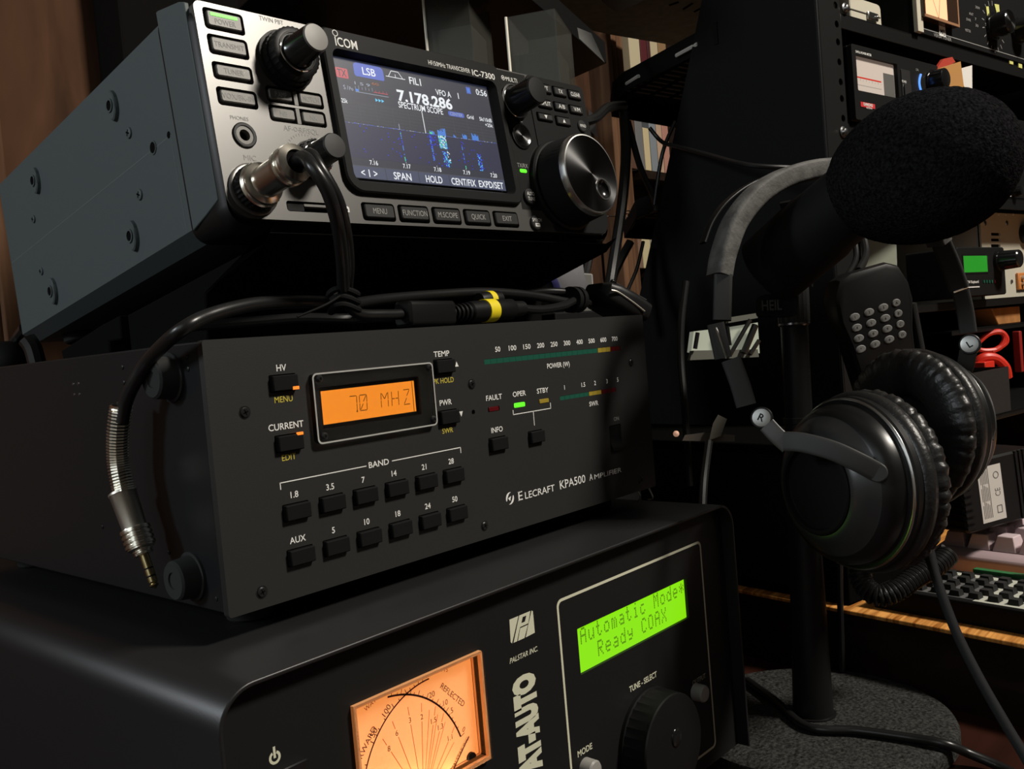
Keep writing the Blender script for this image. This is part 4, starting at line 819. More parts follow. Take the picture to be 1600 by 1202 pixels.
# ================================================================== MICROPHONE with foam windscreen
fc = at_d(1437, 265, 455); fax = (at_d(1540, 225, 430) - at_d(1330, 300, 478)).normalized()
_, fu, fv = basis(fax)
mic = thing('microphone', 'large microphone wearing a round black foam windscreen, in front of the rack', 'microphone', tuple(fc))
bm_ = bmesh.new(); bmesh.ops.create_icosphere(bm_, subdivisions=6, radius=1.0)
rn = random.Random(5); b = MB(); vs = []
for v in bm_.verts:
    p = v.co; k = 1 + .006*rn.uniform(-1, 1)
    x = p.x; taper = 1.0 + .06*x
    vs.append(fc + fax*(47.0*p.x*k) + fu*(36.5*p.y*k*taper) + fv*(36.5*p.z*k*taper))
bm_.verts.ensure_lookup_table(); b.add(vs, [tuple(v.index for v in f.verts) for f in bm_.faces]); bm_.free()
b.build('foam_windscreen', M['foam'], mic, world=True, smooth=180)
mb0 = fc - fax*30; mb1 = at_d(1200, 425, 520); md = (mb1 - mb0).normalized(); ml = (mb1-mb0).length
b = MB(); b.lathe(mb0, md, [(0, 19), (ml*.35, 20), (ml*.42, 21), (ml*.98, 21), (ml, 19)], 36); b.build('barrel', M['blk_matte'], mic, world=True)
b = MB(); b.text3('HEIL', at_d(1206, 477, 505), RC @ Vector((1, .05, 0)), RC @ Vector((-.05, 1, 0)), 5.4, 11, 0, bold=.02)
bb = MB(); o2 = at_d(1215, 478, 514); bb.loft([[o2 + RC @ Vector((x, z, t)) for x, z in rrect(-10, 10, -6, 6, 2, 2)] for t in (-8, 4)]); bb.build('badge', M['blk_matte'], mic, world=True)
b.build('lettering', mat('dim_grey_print', (.035, .035, .034), .6), mic, world=True, smooth=0, recalc=False)
# ================================================================== HEADPHONES hanging over the microphone
ax_ = (RC @ Vector((-.92, -.06, .39))).normalized()                       # ear-to-ear axis, outward on the near side
cR = at_d(1330, 755, 468); cL = at_d(1446, 667, 545)
hp = thing('headphones', 'black studio headphones with worn headband hanging over the microphone', 'headphones', tuple(cR))
M['hp'] = mat('soft_grey_plastic', (.030, .030, .029), .55, spec=.35)
up = Vector((0, 0, 1)); up = (up - ax_*up.dot(ax_)).normalized()
def pad(c, d, nm_r, sgn):
    n = 224; rn = random.Random(9 + sgn)
    wr = [rn.uniform(.2, 1) for _ in range(48)]
    def ringp(dd, r, amp_):
        a, u, v = basis(d); out = []
        for k in range(n):
            th = 2*math.pi*k/n
            ph = th*17 + .9*math.sin(th*3) + .5*math.sin(th*7 + sgn); wv = abs(math.sin(ph))**.55 - .75
            rr = r*(1 + amp_*(.72*wv*(.6 + .5*wr[int(th*7.6) % 48]) + .12*math.sin(th*61)))
            out.append(c + d*(dd*.82) + (u*math.cos(th) + v*math.sin(th))*rr)
        return out
    b = MB(); b.loft([ringp(*q) for q in ((-3, 43.5, 0), (-4, 45.3, .003), (-8, 46.6, .004), (-11.5, 46.0, .004), (-12.8, 44.3, .01), (-14, 45.2, .02), (-16, 46.3, .045), (-19, 46.6, .05), (-22, 45.2, .055), (-24.5, 42, .06), (-26.3, 37.5, .07), (-26.6, 30.5, .05), (-25, 24.0, .02), (-21, 20.5, .01), (-12, 19.6, 0), (-10, 5, 0))])
    b.build('ear_pad', M['leather'], hp, world=True, smooth=60)
for c, d, sgn in ((cR, ax_, 0), (cL, -ax_, 1)):
    pad(c, d, None, sgn)
    b = MB(); b.lathe(c, d, [(-4, 42.5), (-3, 44.2), (1.0, 44.4), (2.0, 43.6)], 80, 0, cap0=True, cap1=False); b.lathe(c, d, [(2.0, 43.6), (2.3, 43.6), (2.9, 43.0), (3.0, 42.6)], 80, 1, cap0=False, cap1=False)
    b.lathe(c, d, [(3.0, 42.6), (3.2, 41.2), (4, 40.6), (9, 40.2), (13, 37.8), (14.6, 35.2)], 80, 2, cap0=False, cap1=False); b.lathe(c, d, [(14.6, 35.2), (15.0, 34.6), (19, 31.0), (22.5, 26.2), (23, 24.0), (21, 23.6)], 80, 4, cap0=False, cap1=False)
    b.lathe(c, d, [(21, 23.8), (23.6, 23.6), (24.4, 22.8), (24.4, 21.2), (22, 21.0), (21.2, 20.4), (20.4, 3)], 80, 3, cap0=False, cap1=True)
    b.build('ear_cup', [M['blk'], M['alu'], mat('satin_black_shell', (.007, .007, .007), .30, spec=.4), M['blk_matte'], mat('dark_satin_ring', (.022, .022, .022), .30, spec=.55)], hp, world=True, smooth=30)
# headband: padded arch
hb = [at_d(1124, 432, 468), at_d(1131, 395, 470), at_d(1150, 345, 475), at_d(1186, 302, 483), at_d(1235, 275, 493), at_d(1295, 264, 505), at_d(1360, 272, 517), at_d(1420, 303, 528), at_d(1452, 345, 535), at_d(1468, 380, 539)]
wdir = ax_.cross(Vector((0, 0, 1))).normalized()
b = MB(); b.ribbon(hb, wdir, 13, lambda t: 9.2 + 1.4*math.sin(math.pi*t), 0, 10, 4); b.build('headband', M['worn'], hp, world=True, smooth=60)
ho = [at_d(1098, 380, 474), at_d(1112, 345, 478), at_d(1138, 312, 483), at_d(1180, 284, 492), at_d(1240, 264, 503), at_d(1300, 256, 512)]
b = MB(); b.ribbon(ho, wdir, 5, 1.6, 0, 8, 2); b.build('headband_shell', M['blk'], hp, world=True, smooth=60)
def bar(pts, wd, w_, t, nm, m_, **k):
    b = MB(); b.ribbon(pts, wd, w_, t, 0, 6, 3); return b.build(nm, m_, hp, world=True, smooth=40, **k)
camx = RC @ Vector((1, 0, 0))
def across(p, q):                                                        # width direction lying in the picture-facing side of a bar
    t = (Vector(q) - Vector(p)).normalized(); v_ = (Vector(p) - CAM_LOC).normalized(); return t.cross(v_).normalized()
def flat(pts, w_, t, nm, m_, **k): return bar(pts, [across(pts[max(i-1, 0)], pts[min(i+1, len(pts)-1)]) for i in range(len(pts))], w_, t, nm, m_, **k)
flat([at_d(1130, 430, 466), at_d(1129, 465, 465), at_d(1128, 501, 464)], 9.2, 5.5, 'slider_sleeve', M['hp'])
flat([at_d(1118, 506, 463), at_d(1130, 560, 462)], 8.6, 4.5, 'slider', M['hp'])
b = MB(); b.tube([at_d(1119, 512, 460), at_d(1128, 538, 459), at_d(1135, 560, 459)], .55, 6); b.build('slider_edge', M['alu'], hp, world=True)
flat([at_d(1142, 562, 462), at_d(1156, 600, 460), at_d(1166, 634, 459)], 10.0, 5, 'hinge_arm', M['hp'])
flat([at_d(1470, 378, 540), at_d(1486, 415, 542), at_d(1499, 452, 543)], 11, 5, 'slider_sleeve', M['hp']); flat([at_d(1501, 455, 543), at_d(1508, 485, 543), at_d(1513, 520, 543)], 9.5, 4, 'slider', M['hp'])
b = MB(); b.tube([at_d(1490, 457, 540), at_d(1512, 449, 540)], .5, 6); b.tube([at_d(1461, 383, 537), at_d(1481, 375, 536)], .5, 6); b.build('slider_edge', M['alu'], hp, world=True)
for (u, v, dep, rpx, st_, an) in ((1190, 653, 452, 14, 'R', -25), (1515, 538, 540, 13, 'L', 25)):
    p = at_d(u, v, dep); n_ = ((CAM_LOC - p).normalized() + RC @ Vector((-.12, .10, 0))).normalized(); r = rpx*dep/F_PX
    b = MB(); b.lathe(p, n_, [(-5, r*1.2), (0, r*1.25), (.5, r*1.15), (.5, r*1.02)], 40, 0, cap1=False); o = b.build('hinge_hub', M['blk'], hp, world=True)
    b = MB(); b.lathe(p, n_, [(0, r), (.7, r), (.72, r*.985), (.73, .1)], 40, 0); b.build('side_badge', mat('dull_spun_silver', (.34, .34, .33), .33, metal=1) if st_ == 'R' else bpy.data.materials['dull_spun_silver'], o, world=True, label='silver disc lettered ' + st_)
    rt = (RC @ Vector((math.cos(math.radians(an)), math.sin(math.radians(an)), 0))); rt = (rt - n_*rt.dot(n_)).normalized(); b = MB(); b.text3(st_, p + n_*.95, rt, n_.cross(rt), r*.78, None, 0, bold=.02); b.build('side_letter', M['blk'], o, world=True, smooth=0)
flat([at_d(1198, 664, 450), at_d(1213, 680, 448), at_d(1232, 697, 446)], 8.4, 3.2, 'yoke_link', mat('grey_metal', (.085, .085, .085), .4, metal=.5))
flat([at_d(1226, 690, 444), at_d(1255, 692, 438), at_d(1300, 704, 431), at_d(1340, 722, 427), at_d(1370, 738, 427)], 9.4, 3.2, 'yoke', M['hp'])
b = MB(); p = at_d(1371, 738.5, 427); b.lathe(p, (p - CAM_LOC)*-1, [(-3, 4.6), (1.5, 4.6), (1.9, 4.1)], 24); b.build('yoke_pivot', M['hp'], hp, world=True)
flat([at_d(1513, 548, 541), at_d(1509, 570, 545), at_d(1505, 582, 548)], 9.5, 3, 'yoke_link', M['hp'])
flat([at_d(1507, 588, 538), at_d(1527, 606, 527), at_d(1540, 633, 519), at_d(1545, 662, 515), at_d(1541, 686, 513)], 7.6, 3, 'yoke', M['hp'])
# cord
b = MB(); b.tube([at_d(1448, 852, 478), at_d(1456, 880, 474), at_d(1470, 925, 466), at_d(1495, 990, 455), at_d(1530, 1060, 442), at_d(1570, 1130, 428), at_d(1606, 1190, 416), at_d(1630, 1235, 408)], lambda t: 3.3 - .9*min(1, t*5), 12); b.build('cord', M['rubber'], hp, world=True)
# ------------------------------------------------------------------ coiled cord behind the ear cup, and a straight cable across the base
cc = thing('coiled_cord', 'coiled black cord looping below the near ear cup', 'cord', tuple(at_d(1390, 915, 560)))
cp = cr([at_d(1352, 868, 575), at_d(1345, 905, 570), at_d(1368, 930, 562), at_d(1398, 924, 560), at_d(1430, 902, 565), at_d(1462, 884, 570), at_d(1482, 866, 576)], 14)
ln_ = [0]; 
for i in range(1, len(cp)): ln_.append(ln_[-1] + (cp[i]-cp[i-1]).length)
hel = []; nt_ = 34; K = 14; vref = None
for k in range(nt_*K+1):
    s_ = ln_[-1]*k/(nt_*K); i = max(j for j in range(len(cp)-1) if ln_[j] <= s_); f_ = (s_-ln_[i])/(ln_[i+1]-ln_[i]); p = cp[i].lerp(cp[i+1], f_); tg_ = (cp[i+1]-cp[i]).normalized()
    vref = basis(tg_)[1] if vref is None else (vref - tg_*vref.dot(tg_)).normalized(); w_2 = tg_.cross(vref); a = 2*math.pi*k/K
    hel.append(p + (vref*math.cos(a) + w_2*math.sin(a))*5.4)
b = MB(); b.tube(hel, 1.6, 7, 0, 0); b.build('coil', M['cable'], cc, world=True)
b = MB(); b.tube([at_z(1168, 1064, DZ+14), at_z(1212, 1096, DZ+14.2), at_z(1262, 1136, DZ+14.2), at_z(1340, 1142, DZ+14.2), at_z(1420, 1153, DZ+14.2), at_z(1476, 1163, DZ+14.2), at_z(1515, 1178, DZ+8), at_z(1570, 1202, DZ+3.5), at_z(1640, 1240, DZ+3)], 2.7, 12)
o = tag(b.build('straight_cable', M['cable']), 'black cable lying straight across the gritty stand base', 'cable'); place_at(o, tuple(at_z(1340, 1134, DZ+12)))
# ================================================================== HAND MICROPHONE with keypad
hx = (RC @ Vector((.955, .27, -.12))).normalized(); hy_ = (RC @ Vector((-.27, .95, .16))); hy_ = (hy_ - hx*hy_.dot(hx)).normalized(); hz_ = hx.cross(hy_)   # hz_ towards the viewer
ho_ = at_d(1372, 505, 610)
hm = thing('hand_microphone', 'black hand microphone with a keypad of grey oval keys hanging at the rack', 'microphone', tuple(ho_))
def HP(x, y, z): return ho_ + hx*x + hy_*y + hz_*z
b = MB()
def hring(z, k): return [HP(x*k, y*k, z) for x, y in [(-17, -50), (17, -50), (20, -46), (23, -10), (27, 10), (26, 22), (21, 34), (13, 38), (-13, 38), (-22, 35), (-28, 24), (-28, 8), (-24, -10), (-20, -46)]]
b.loft([hring(-18, .8), hring(-15, .95), hring(-2, 1), hring(1.5, .97), hring(3.0, .9)]); body = b.build('body', M['blk'], hm, world=True, bevel=0, smooth=35)
b = MB(); b.loft([[HP(27.5 + x, y, z) for x, z in rrect(-1.5, 2.5, -12, 0, 1, 2)] for y in (-26, 6)]); b.build('talk_bar', M['key_dark'], hm, world=True)
digits = ['1', '2', '3', 'A', '4', '5', '6', 'B', '7', '8', '9', 'C', '*', '0', '#', 'D']
for r in range(4):
    for c in range(4):
        p = at_d(1340 + 24*c + 4.7*r - (2 if c == 3 else 0), 496 - 7.4*c + 17*r - 2*r*(c == 3)*.0, 600); q = p - ho_; x, y = q.dot(hx), q.dot(hy_)
        b = MB(); b.lathe(HP(x, y, 2.6), hz_, [(0, 3.1), (.6, 3.0), (.95, 2.5)], 20, sq=1.0, up=hy_)
        kx = 1.22 if c < 3 else 1.0
        b.v = [HP(0, 0, 0) + hx*((v - ho_).dot(hx) - x)*kx + hx*x + hy_*(((v - ho_).dot(hy_) - y)*.85 + y) + hz_*(v - ho_).dot(hz_) for v in b.v]
        o = b.build('key', mat('grey_keypad_rubber', (.16, .16, .155), .6) if 'grey_keypad_rubber' not in bpy.data.materials else bpy.data.materials['grey_keypad_rubber'], hm, world=True)
        l = MB(); l.text3(digits[r*4+c], HP(x, y, 3.62), hx, hy_, 1.7, None, 0); l.build('key_digit', M['blk'], o, world=True, smooth=0)
b = MB(); b.text3('LOCK', HP(-16, 8.4, 3.1), hx, hy_, 1.4, 5, 0)
for r in range(3): pass
b.build('lettering', M['faint'], hm, world=True, smooth=0, recalc=False)
b = MB(); b.tube([HP(-2, 36, -8), at_d(1353, 395, 640), at_d(1344, 350, 660), at_d(1340, 310, 680)], 2.6, 10); b.tube([HP(-10, 35, -8), at_d(1338, 400, 640), at_d(1330, 350, 660)], 2.0, 10); b.build('cord', M['cable'], hm, world=True)
# ================================================================== EQUIPMENT RACK
RZ = -118.0
KO = Vector((600, 21, RZ)); KROT = Euler((0, 0, math.radians(-9))); KX = KROT.to_matrix() @ Vector((1, 0, 0)); KY = KROT.to_matrix() @ Vector((0, 1, 0))
KM = Matrix.Translation(KO) @ KROT.to_matrix().to_4x4(); KI = KM.inverted()
def rk(u, v, dy=0.):                                     # pixel -> rack coordinates on the plane dy behind the rack's front
    p = KI @ on_plane(u, v, KO + KY*dy, KY); return p.x, p.z
rack = thing('equipment_rack', 'tall black equipment rack with a sloping back edge, behind the microphone', 'rack', KO, KROT)
b = MB(); sidep = [(0, 0), (0, 640), (60, 640), (104, 528), (116, 507), (167, 378), (224, 240), (247, 31), (250, 0)]
b.prism_x(sidep, -2.5, 0); b.build('side_panel', M['blk_matte'], rack, bevel=.6)
b = MB(); hz_l = [rk(u, v)[1] for u, v in ((1303, 38), (1305, 66), (1306, 97), (1307.5, 128), (1308.5, 154), (1311, 185))]
allz = sorted(hz_l + [hz_l[-1] - 13 - 15.9*k for k in range(14)] + [hz_l[0] + 15.9*(k+1) for k in range(8)])
b.plate(rrect(0, 33, 2, 638, .5, 1), [circ(26.5, z, 3.1, 14) for z in allz if 6 < z < 632], -1.5, .5); b.build('rail', M['radio_face2'], rack)
b = MB(); b.box(-2.0, .4, -1.2, 24, 2, 638); b.build('rail_edge', M['blk'], rack, bevel=.5)
def backy(z):                                            # depth of the sloping back at height z
    P = [(0, 250), (31, 247), (240, 224), (378, 167), (507, 116), (528, 104), (640, 60)]
    for (za_, ya_), (zc_, yc_) in zip(P, P[1:]):
        if za_ <= z <= zc_: return ya_ + (yc_-ya_)*(z-za_)/(zc_-za_)
    return 60
def shelf(z0, z1, y0=-1, y1=190, x0=34, x1=519, nm='shelf'):
    y1 = min(y1, backy(z1) - 6.5)
    b = MB(); b.box(x0, x1, y0, y0+1.6, z0, z1); b.box(x0, x1, y0, y1, z1-1.6, z1); b.build(nm, M['blk'], rack, bevel=.4)
ZS1 = rk(1340, 29)[1]; shelf(ZS1-13, ZS1)
ZM0 = rk(1333, 190)[1]; shelf(ZM0-13, ZM0-1.5, 2, 180, 34, 330)
ZS2 = rk(1575, 310)[1]; shelf(ZS2-12, ZS2, -1, 190, 34, 519)
ZS3 = rk(1560, 466)[1]; shelf(ZS3-8, ZS3, -6, 190, 34, 519)
ZS4 = rk(1570, 633)[1]; shelf(ZS4-5, ZS4-.5, -30, 190, 34, 519)
for (u, v) in ((1321, 16), (1318, 208)):
    x, z = rk(u, v); b = MB(); b.lathe((x-4, -1.5, z), (0, -1, 0), [(0, 4.8), (1, 5), (1.6, 3.6), (3.6, 2.8), (4.2, 1.6)], 20); b.build('rack_screw', M['screw_s'], rack, label='bright rack screw')
b = MB(); bk_ = [(60, 640), (104, 528), (116, 507), (167, 378), (224, 240), (247, 31), (250, 0)]; b.prism_x([(y-3, z) for y, z in bk_] + [(y-5, z) for y, z in bk_[::-1]], .5, 519); b.build('back_panel', M['blk_matte'], rack)
b = MB(); b.prism_x(sidep, 520, 523); b.build('side_panel', M['blk_matte'], rack)
b = MB(); b.box(.5, 519, 1, 55, 638, 641); b.build('top_panel', M['blk_matte'], rack)
# vented trays sticking out behind the slanted side
def tray(pts, z0, z1, slots):
    P = [KI @ Vector((x, y, 0)) for x, y in pts]; P = [(p.x, p.y) for p in P]; cx = sum(p[0] for p in P)/len(P); cy = sum(p[1] for p in P)/len(P)
    sh = lambda k: [(cx + (x-cx)*k, cy + (y-cy)*k) for x, y in P]
    b = MB(); zz0, zz1 = z0 - RZ, z1 - RZ
    b.loft([[(x, y, zz1) for x, y in sh(1)], [(x, y, zz0) for x, y in sh(1)], [(x, y, zz0) for x, y in sh(.97)], [(x, y, zz1-2) for x, y in sh(.97)]], 0, True, True); o = b.build('vented_tray', M['blk_matte'], rack, smooth=0)
    b = MB()
    for k in range(slots):
        for j in range(5):
            x = cx - 70 + 33*j + 4*k; y = cy - 70 + 150*k/slots; b.box(x, x+24, y, y+4, zz1-2.6, zz1-2.1)
    b.build('slats', mat('slat_grey', (.5, .48, .42), .8), o, smooth=0); return o
t1 = tray([(612, 120), (617, 133), (668, 262), (690, 292), (748, 337), (886, 327), (830, 120)], 346, 366, 12)
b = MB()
for (u0, v0, u1, v1) in ((1057, 87, 1090, 69), (979, 131, 998, 119), (970, 146, 975, 135)): b.tube([at_z(u0, v0, 353), at_z(u1, v1, 353)], 2.0, 6, 0, 0)  # glints on the tray rim, put in as pale tubes
b.build('edge_glint', mat('pale_painted_glint', (.55, .54, .51), .7), t1, world=True, label='pale painted glint along the tray rim')
t2 = tray([(636, 185), (650, 215), (679, 267), (842, 397), (942, 400), (860, 200)], 214, 232, 8)
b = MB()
for (u0, v0, u1, v1) in ((995, 341, 1009, 335), (1016, 332, 1034, 325), (985, 357, 992, 346)): b.tube([at_z(u0, v0, 221), at_z(u1, v1, 221)], 1.8, 6, 0, 0)  # rim glints of the lower tray, drawn as pale tubes
b.build('edge_glint', bpy.data.materials['pale_painted_glint'], t2, world=True, label='pale painted glint along the tray rim')
# cables hanging behind the slanted side
def cab(pts, r, label, nm='hanging_cable', grp=None):
    b = MB(); b.tube(pts, r, 9); o = tag(b.build(nm, M['cable']), label, 'cable', grp); place_at(o, tuple(pts[0])); return o
cab([at_d(975, 175, 900), at_d(978, 240, 900), at_d(972, 320, 890), at_d(957, 420, 870), at_d(950, 470, 850), at_d(945, 520, 820)], 5.2, 'thickest cable hanging from the upper vented tray')
cab([at_d(981, 190, 910), at_d(1000, 260, 910), at_d(1020, 305, 915), at_d(1026, 330, 915)], 3.2, 'cable slanting from the upper to the lower vented tray')
cab([at_d(1055, 190, 905), at_d(1035, 240, 905), at_d(1022, 320, 912)], 2.0, 'thin cable beside the books below the upper vented tray')
cab([at_d(1015, 200, 890), at_d(1035, 222, 885), at_d(1062, 230, 850), at_d(1110, 243, 790), at_d(1170, 258, 740), at_d(1240, 262, 735)], 2.0, 'thin cable sagging across the black rack side')
cab([at_d(985, 378, 905), at_d(968, 410, 900), at_d(957, 440, 895), at_d(952, 500, 885)], 4.2, 'cable curving down from the lower vented tray')
cab([at_d(1005, 378, 905), at_d(995, 420, 890), at_d(978, 462, 870), at_d(972, 500, 850)], 1.8, 'thin cable below the lower vented tray')
cab([at_d(925, 375, 800), at_d(916, 420, 790), at_d(905, 460, 770), at_d(903, 500, 760), at_d(925, 600, 745), at_d(955, 800, 720), at_d(965, 960, 700)], 4.0, 'cable hanging behind the right end of the transceiver')
cab([at_d(866, 400, 700), at_d(870, 435, 690), at_d(878, 470, 680)], 3.4, 'cable dropping behind the stand under the transceiver')
cab([at_d(912, 190, 830), at_d(930, 185, 840), at_d(950, 168, 870), at_d(975, 165, 900)], 4.6, 'cable bending from the transceiver to the upper vented tray')
cab([at_d(1072, 440, 690), at_d(1065, 500, 685), at_d(1064, 560, 680), at_d(1070, 640, 670), at_d(1078, 760, 660)], 2.6, 'long cable bowed along the dark rack side')
cab([at_d(1108, 690, 640), at_d(1102, 735, 630), at_d(1099, 770, 620), at_d(1097, 830, 600)], 2.8, 'cable with a highlight rising behind the tuner')
cab([at_d(1312, 880, 640), at_d(1313, 950, 640), at_d(1316, 1050, 640)], 2.2, 'thin vertical cable behind the stand tube')
# ------------------------------------------------------------------ power meter on its shelf
x0, z1 = rk(1323, 70); z0 = rk(1331, 188)[1]; x1 = x0 + 155
pmt = thing('power_meter', 'power meter with a pale dial window and glowing blue arc on the rack', 'meter', KM @ Vector(((x0+x1)/2, 40, ZM0-1.5)), KROT)
dX, dZ = (x0+x1)/2, ZM0-1.5
def pl(u, v): a = rk(u, v, -4); return a[0]-dX, a[1]-dZ
O2 = (-dX, -40, -dZ)
b = MB(O2); b.rbox(x0, x1, z0, z1, 0, 100, 2, .6); b.build('case', M['blk'], pmt)
b = MB(O2); wx0, wz1 = rk(1337, 84, -4); wx1 = rk(1402, 105, -4)[0]; wz0 = rk(1341, 141, -4)[1]
b.plate(rrect(x0, x1, z0, z1, 2, 3), [rrect(wx0, wx1, wz0, wz1, 1, 2)], -4, 0); b.build('front', M['radio_face2'], pmt, bevel=.5)
b = MB(O2); b.rect(wx0, wx1, wz0, wz1, -.5); b.build('dial_card', mat('pale_dial_card', (.50, .44, .40), .7, emit=(.8, .66, .56), estr=.10), pmt, label='pale dial card')
b = MB(O2); hh_ = wz1-wz0; b.rect(wx0+4, wx0+(wx1-wx0)*.66, wz0+hh_*.40, wz0+hh_*.44, -.56, 0)
for k in range(9): b.line(wx0+6+5*k, wz0+hh_*.33, wx0+6+5*k, wz0+hh_*(.36 + .03*(k % 2)), .5, -.56, 1)
b.rect(wx0+4, wx0+(wx1-wx0)*.66, wz0+hh_*.20, wz0+hh_*.215, -.56, 1); b.rect(wx0+(wx1-wx0)*.72, wx1-1, wz0+1, wz0+hh_*.7, -.57, 2)
b.build('scale_marks', [M['red'], M['faint'], mat('smoky_card', (.10, .098, .09), .6)], pmt, smooth=0)
b = MB(O2); b.rbox(wx1+5, wx1+21, wz0+2, wz1-4, -5, -4, 1, .2, 0); b.rbox(wx1+7, wx1+19, wz0+2, wz0+14, -6.5, -5, 1, .3, 0); b.build('selector', M['key_dark'], pmt)
b = MB(O2); b.t('DIAMOND', (rk(1344, 162, -4)[0]+rk(1367, 170, -4)[0])/2, rk(1355, 164, -4)[1], 2.4, -4.7, 15, 0, bold=.02); b.t('ANTENNA', rk(1357, 168, -4)[0], rk(1356, 169, -4)[1], 1.6, -4.7, 10, 0); b.t('SWR & POWER METER', rk(1349, 83.5, -4)[0], rk(1349, 83.5, -4)[1], 2.0, -4.2, 26, 0, bold=.01)
b.t('POWER', rk(1411, 128, -4)[0], rk(1411, 128, -4)[1], 2.2, -5.2, 8, 0); b.t('RANGE', rk(1413, 135, -4)[0], rk(1413, 135, -4)[1], 2.2, -5.2, 8, 0); b.t('CAL', rk(1433, 109, -4)[0], rk(1433, 109, -4)[1], 2.0, -4.2, None, 1); b.t('POWER', rk(1380, 171, -4)[0], rk(1380, 170, -4)[1], 2.0, -4.2, 9, 1)
lx0, lz1 = rk(1344, 159, -4); lx1, lz0 = rk(1367, 174, -4); lz1 += 0
l = MB(O2); l.rbox(lx0, lx1, (rk(1344, 166.5, -4)[1]), lz1, -4.5, -4, .5); l.build('red_label', mat('red_label', (.55, .035, .04), .5), pmt, label='small red maker label')
b.build('lettering', [M['white'], M['faint']], pmt, smooth=0, recalc=False)
kx, kz = rk(1455, 128, -4); b = MB(O2); b.lathe((kx, -4, kz), (0, -1, 0), [(0, 11.5), (2, 11.3), (2.4, 10, .02), (14, 9.2, .02), (14.6, 8.2), (14.7, 1)], 40); b.build('knob', M['blk_gloss'], pmt)
ax0, az0 = rk(1438, 134, -4); b = MB(O2); P = []
for k in range(9): P.append((ax0 - 3.6*math.sin(math.pi*k/8)*.9 + 1.2*k/8, -4.4, az0 - 7.0 + 16.0*k/8 + 1.5))
b.tube(P, 1.15, 8, 0, 0); b.build('blue_arc', glow('blue_lit_arc', (.10, .30, 1.0), 1.4), pmt, label='glowing blue arc')
b = MB(O2); b.ball((ax0 + 0, -4.4, az0-8.6), 1.0, 0, 8); b.build('white_lamp', glow('white_lamp', (.9, .88, .8), 1.0), pmt)
# ------------------------------------------------------------------ antenna tuner with orange meter on the top shelf
x0 = rk(1423, 30)[0]; z0 = ZS1; xt_ = rk(1431, 30)[0]
mt2 = thing('manual_tuner', 'black tuner with orange meter window and silver knobs on the top rack shelf', 'tuner', KM @ Vector((x0+160, 60, z0)), KROT); O3 = (-x0-160, -60, -z0)
b = MB(O3); b.box(x0, x0+320, 1, backy(z0+121) - 8, z0, z0+120, 0, 1.5); b.build('case', M['blk'], mt2)
b = MB(O3); b.box(x0-1.0, xt_, -7, -2.9, z0+1, z0+121); b.build('side_trim', M['cream_box'], mt2, bevel=.4, label='pale edge of the left side')
b = MB(O3); b.box(x0+2.2, x0+320, -3, 1, z0+2, z0+120); b.build('front_panel', M['blk_matte'], mt2, bevel=.4)
ex0, ez0 = rk(1443, 26, -9); ex1 = rk(1497, 38, -9)[0]
b = MB(O3); b.rbox(ex0, ex1, ez0, ez0+52, -10, -3, 2, .6); b.build('meter_housing', mat('amber_housing', (.035, .020, .013), .2), mt2)
b = MB(O3); b.rect(ex0+3, ex0+(ex1-ex0)*.66, ez0+3, ez0+48, -10.1); b.build('meter_face', mat('orange_meter_face', (.9, .42, .22), .7, emit=(1.0, .40, .22), estr=.8), mt2, label='lit orange meter face')
b = MB(O3); c_ = (ex0+(ex1-ex0)*.4, ez0+2); 
for k, (aa, wd) in enumerate(((120, .5), (78, .6))): b.line(c_[0], c_[1], c_[0] + 40*math.cos(math.radians(aa)), c_[1] + 40*math.sin(math.radians(aa)), wd, -10.2)
b.build('needle', M['blk'], mt2, smooth=0)
b = MB(O3); b.box(ex1-2.5, ex1, -10.6, -10, ez0, ez0+52); b.box(ex0, ex1-2.6, -10.6, -10, ez0, ez0+2.4); b.build('window_rim', mat('amber_rim', (.32, .17, .09), .35), mt2, label='light brown rim of the meter window')
lx, lz = rk(1472, 49, -3); b = MB(O3); b.rect(lx-6.5, lx+6.5, lz-5, lz+5.5, -3.3, 0); b.t('MFJ', lx, lz-.5, 4, -3.45, 9.5, 1, bold=.02)
tx_, tz_ = rk(1473, 64, -3); b.t('VERSA TUNER', rk(1473, 65, -3)[0], z0+4.2, 3.2, -3.3, 36, 2)
rn = random.Random(2)
for (u, v, st_, ww) in ((1517, 22, 'ANT', 10), (1513, 31, 'SWR', 10), (1512, 48, 'METER', 12), (1527, 12, '200W', 10), (1526, 40, '30', 6), (1540, 38, '5', 3), (1524, 30, '7', 3), (1547, 24, 'TRANS', 12)):
    x, z = rk(u, v, -3); b.t(st_, x, z, 2.6, -3.3, ww, 2)
for k in range(16):
    a = math.radians(30 + 20*k); kx, kz = rk(1552, 42, -3); b.line(kx + 22*math.cos(a), kz + 22*math.sin(a), kx + 27*math.cos(a), kz + 27*math.sin(a), .8, -3.3, 2)
b.line(x0+6, z0+7, x0+300, z0+7, .7, -3.3, 2)
b.build('lettering', [M['white'], M['blk'], M['faint']], mt2, smooth=0, recalc=False)
for (u, v, r) in ((1550, 42, 15), (1588, 50, 15)):
    kx, kz = rk(u, v, -3); b = MB(O3); b.lathe((kx, -3, kz), (0, -1, 0), [(0, r), (3, r*.98), (3.4, r*.86, .015), (18, r*.8, .015)], 48, 0, cap1=False); b.lathe((kx, -3, kz), (0, -1, 0), [(18, r*.8), (18.8, r*.74), (18.9, 1)], 48, 1, cap0=False); b.build('knob', [M['blk_gloss'], M['dial_face']], mt2)
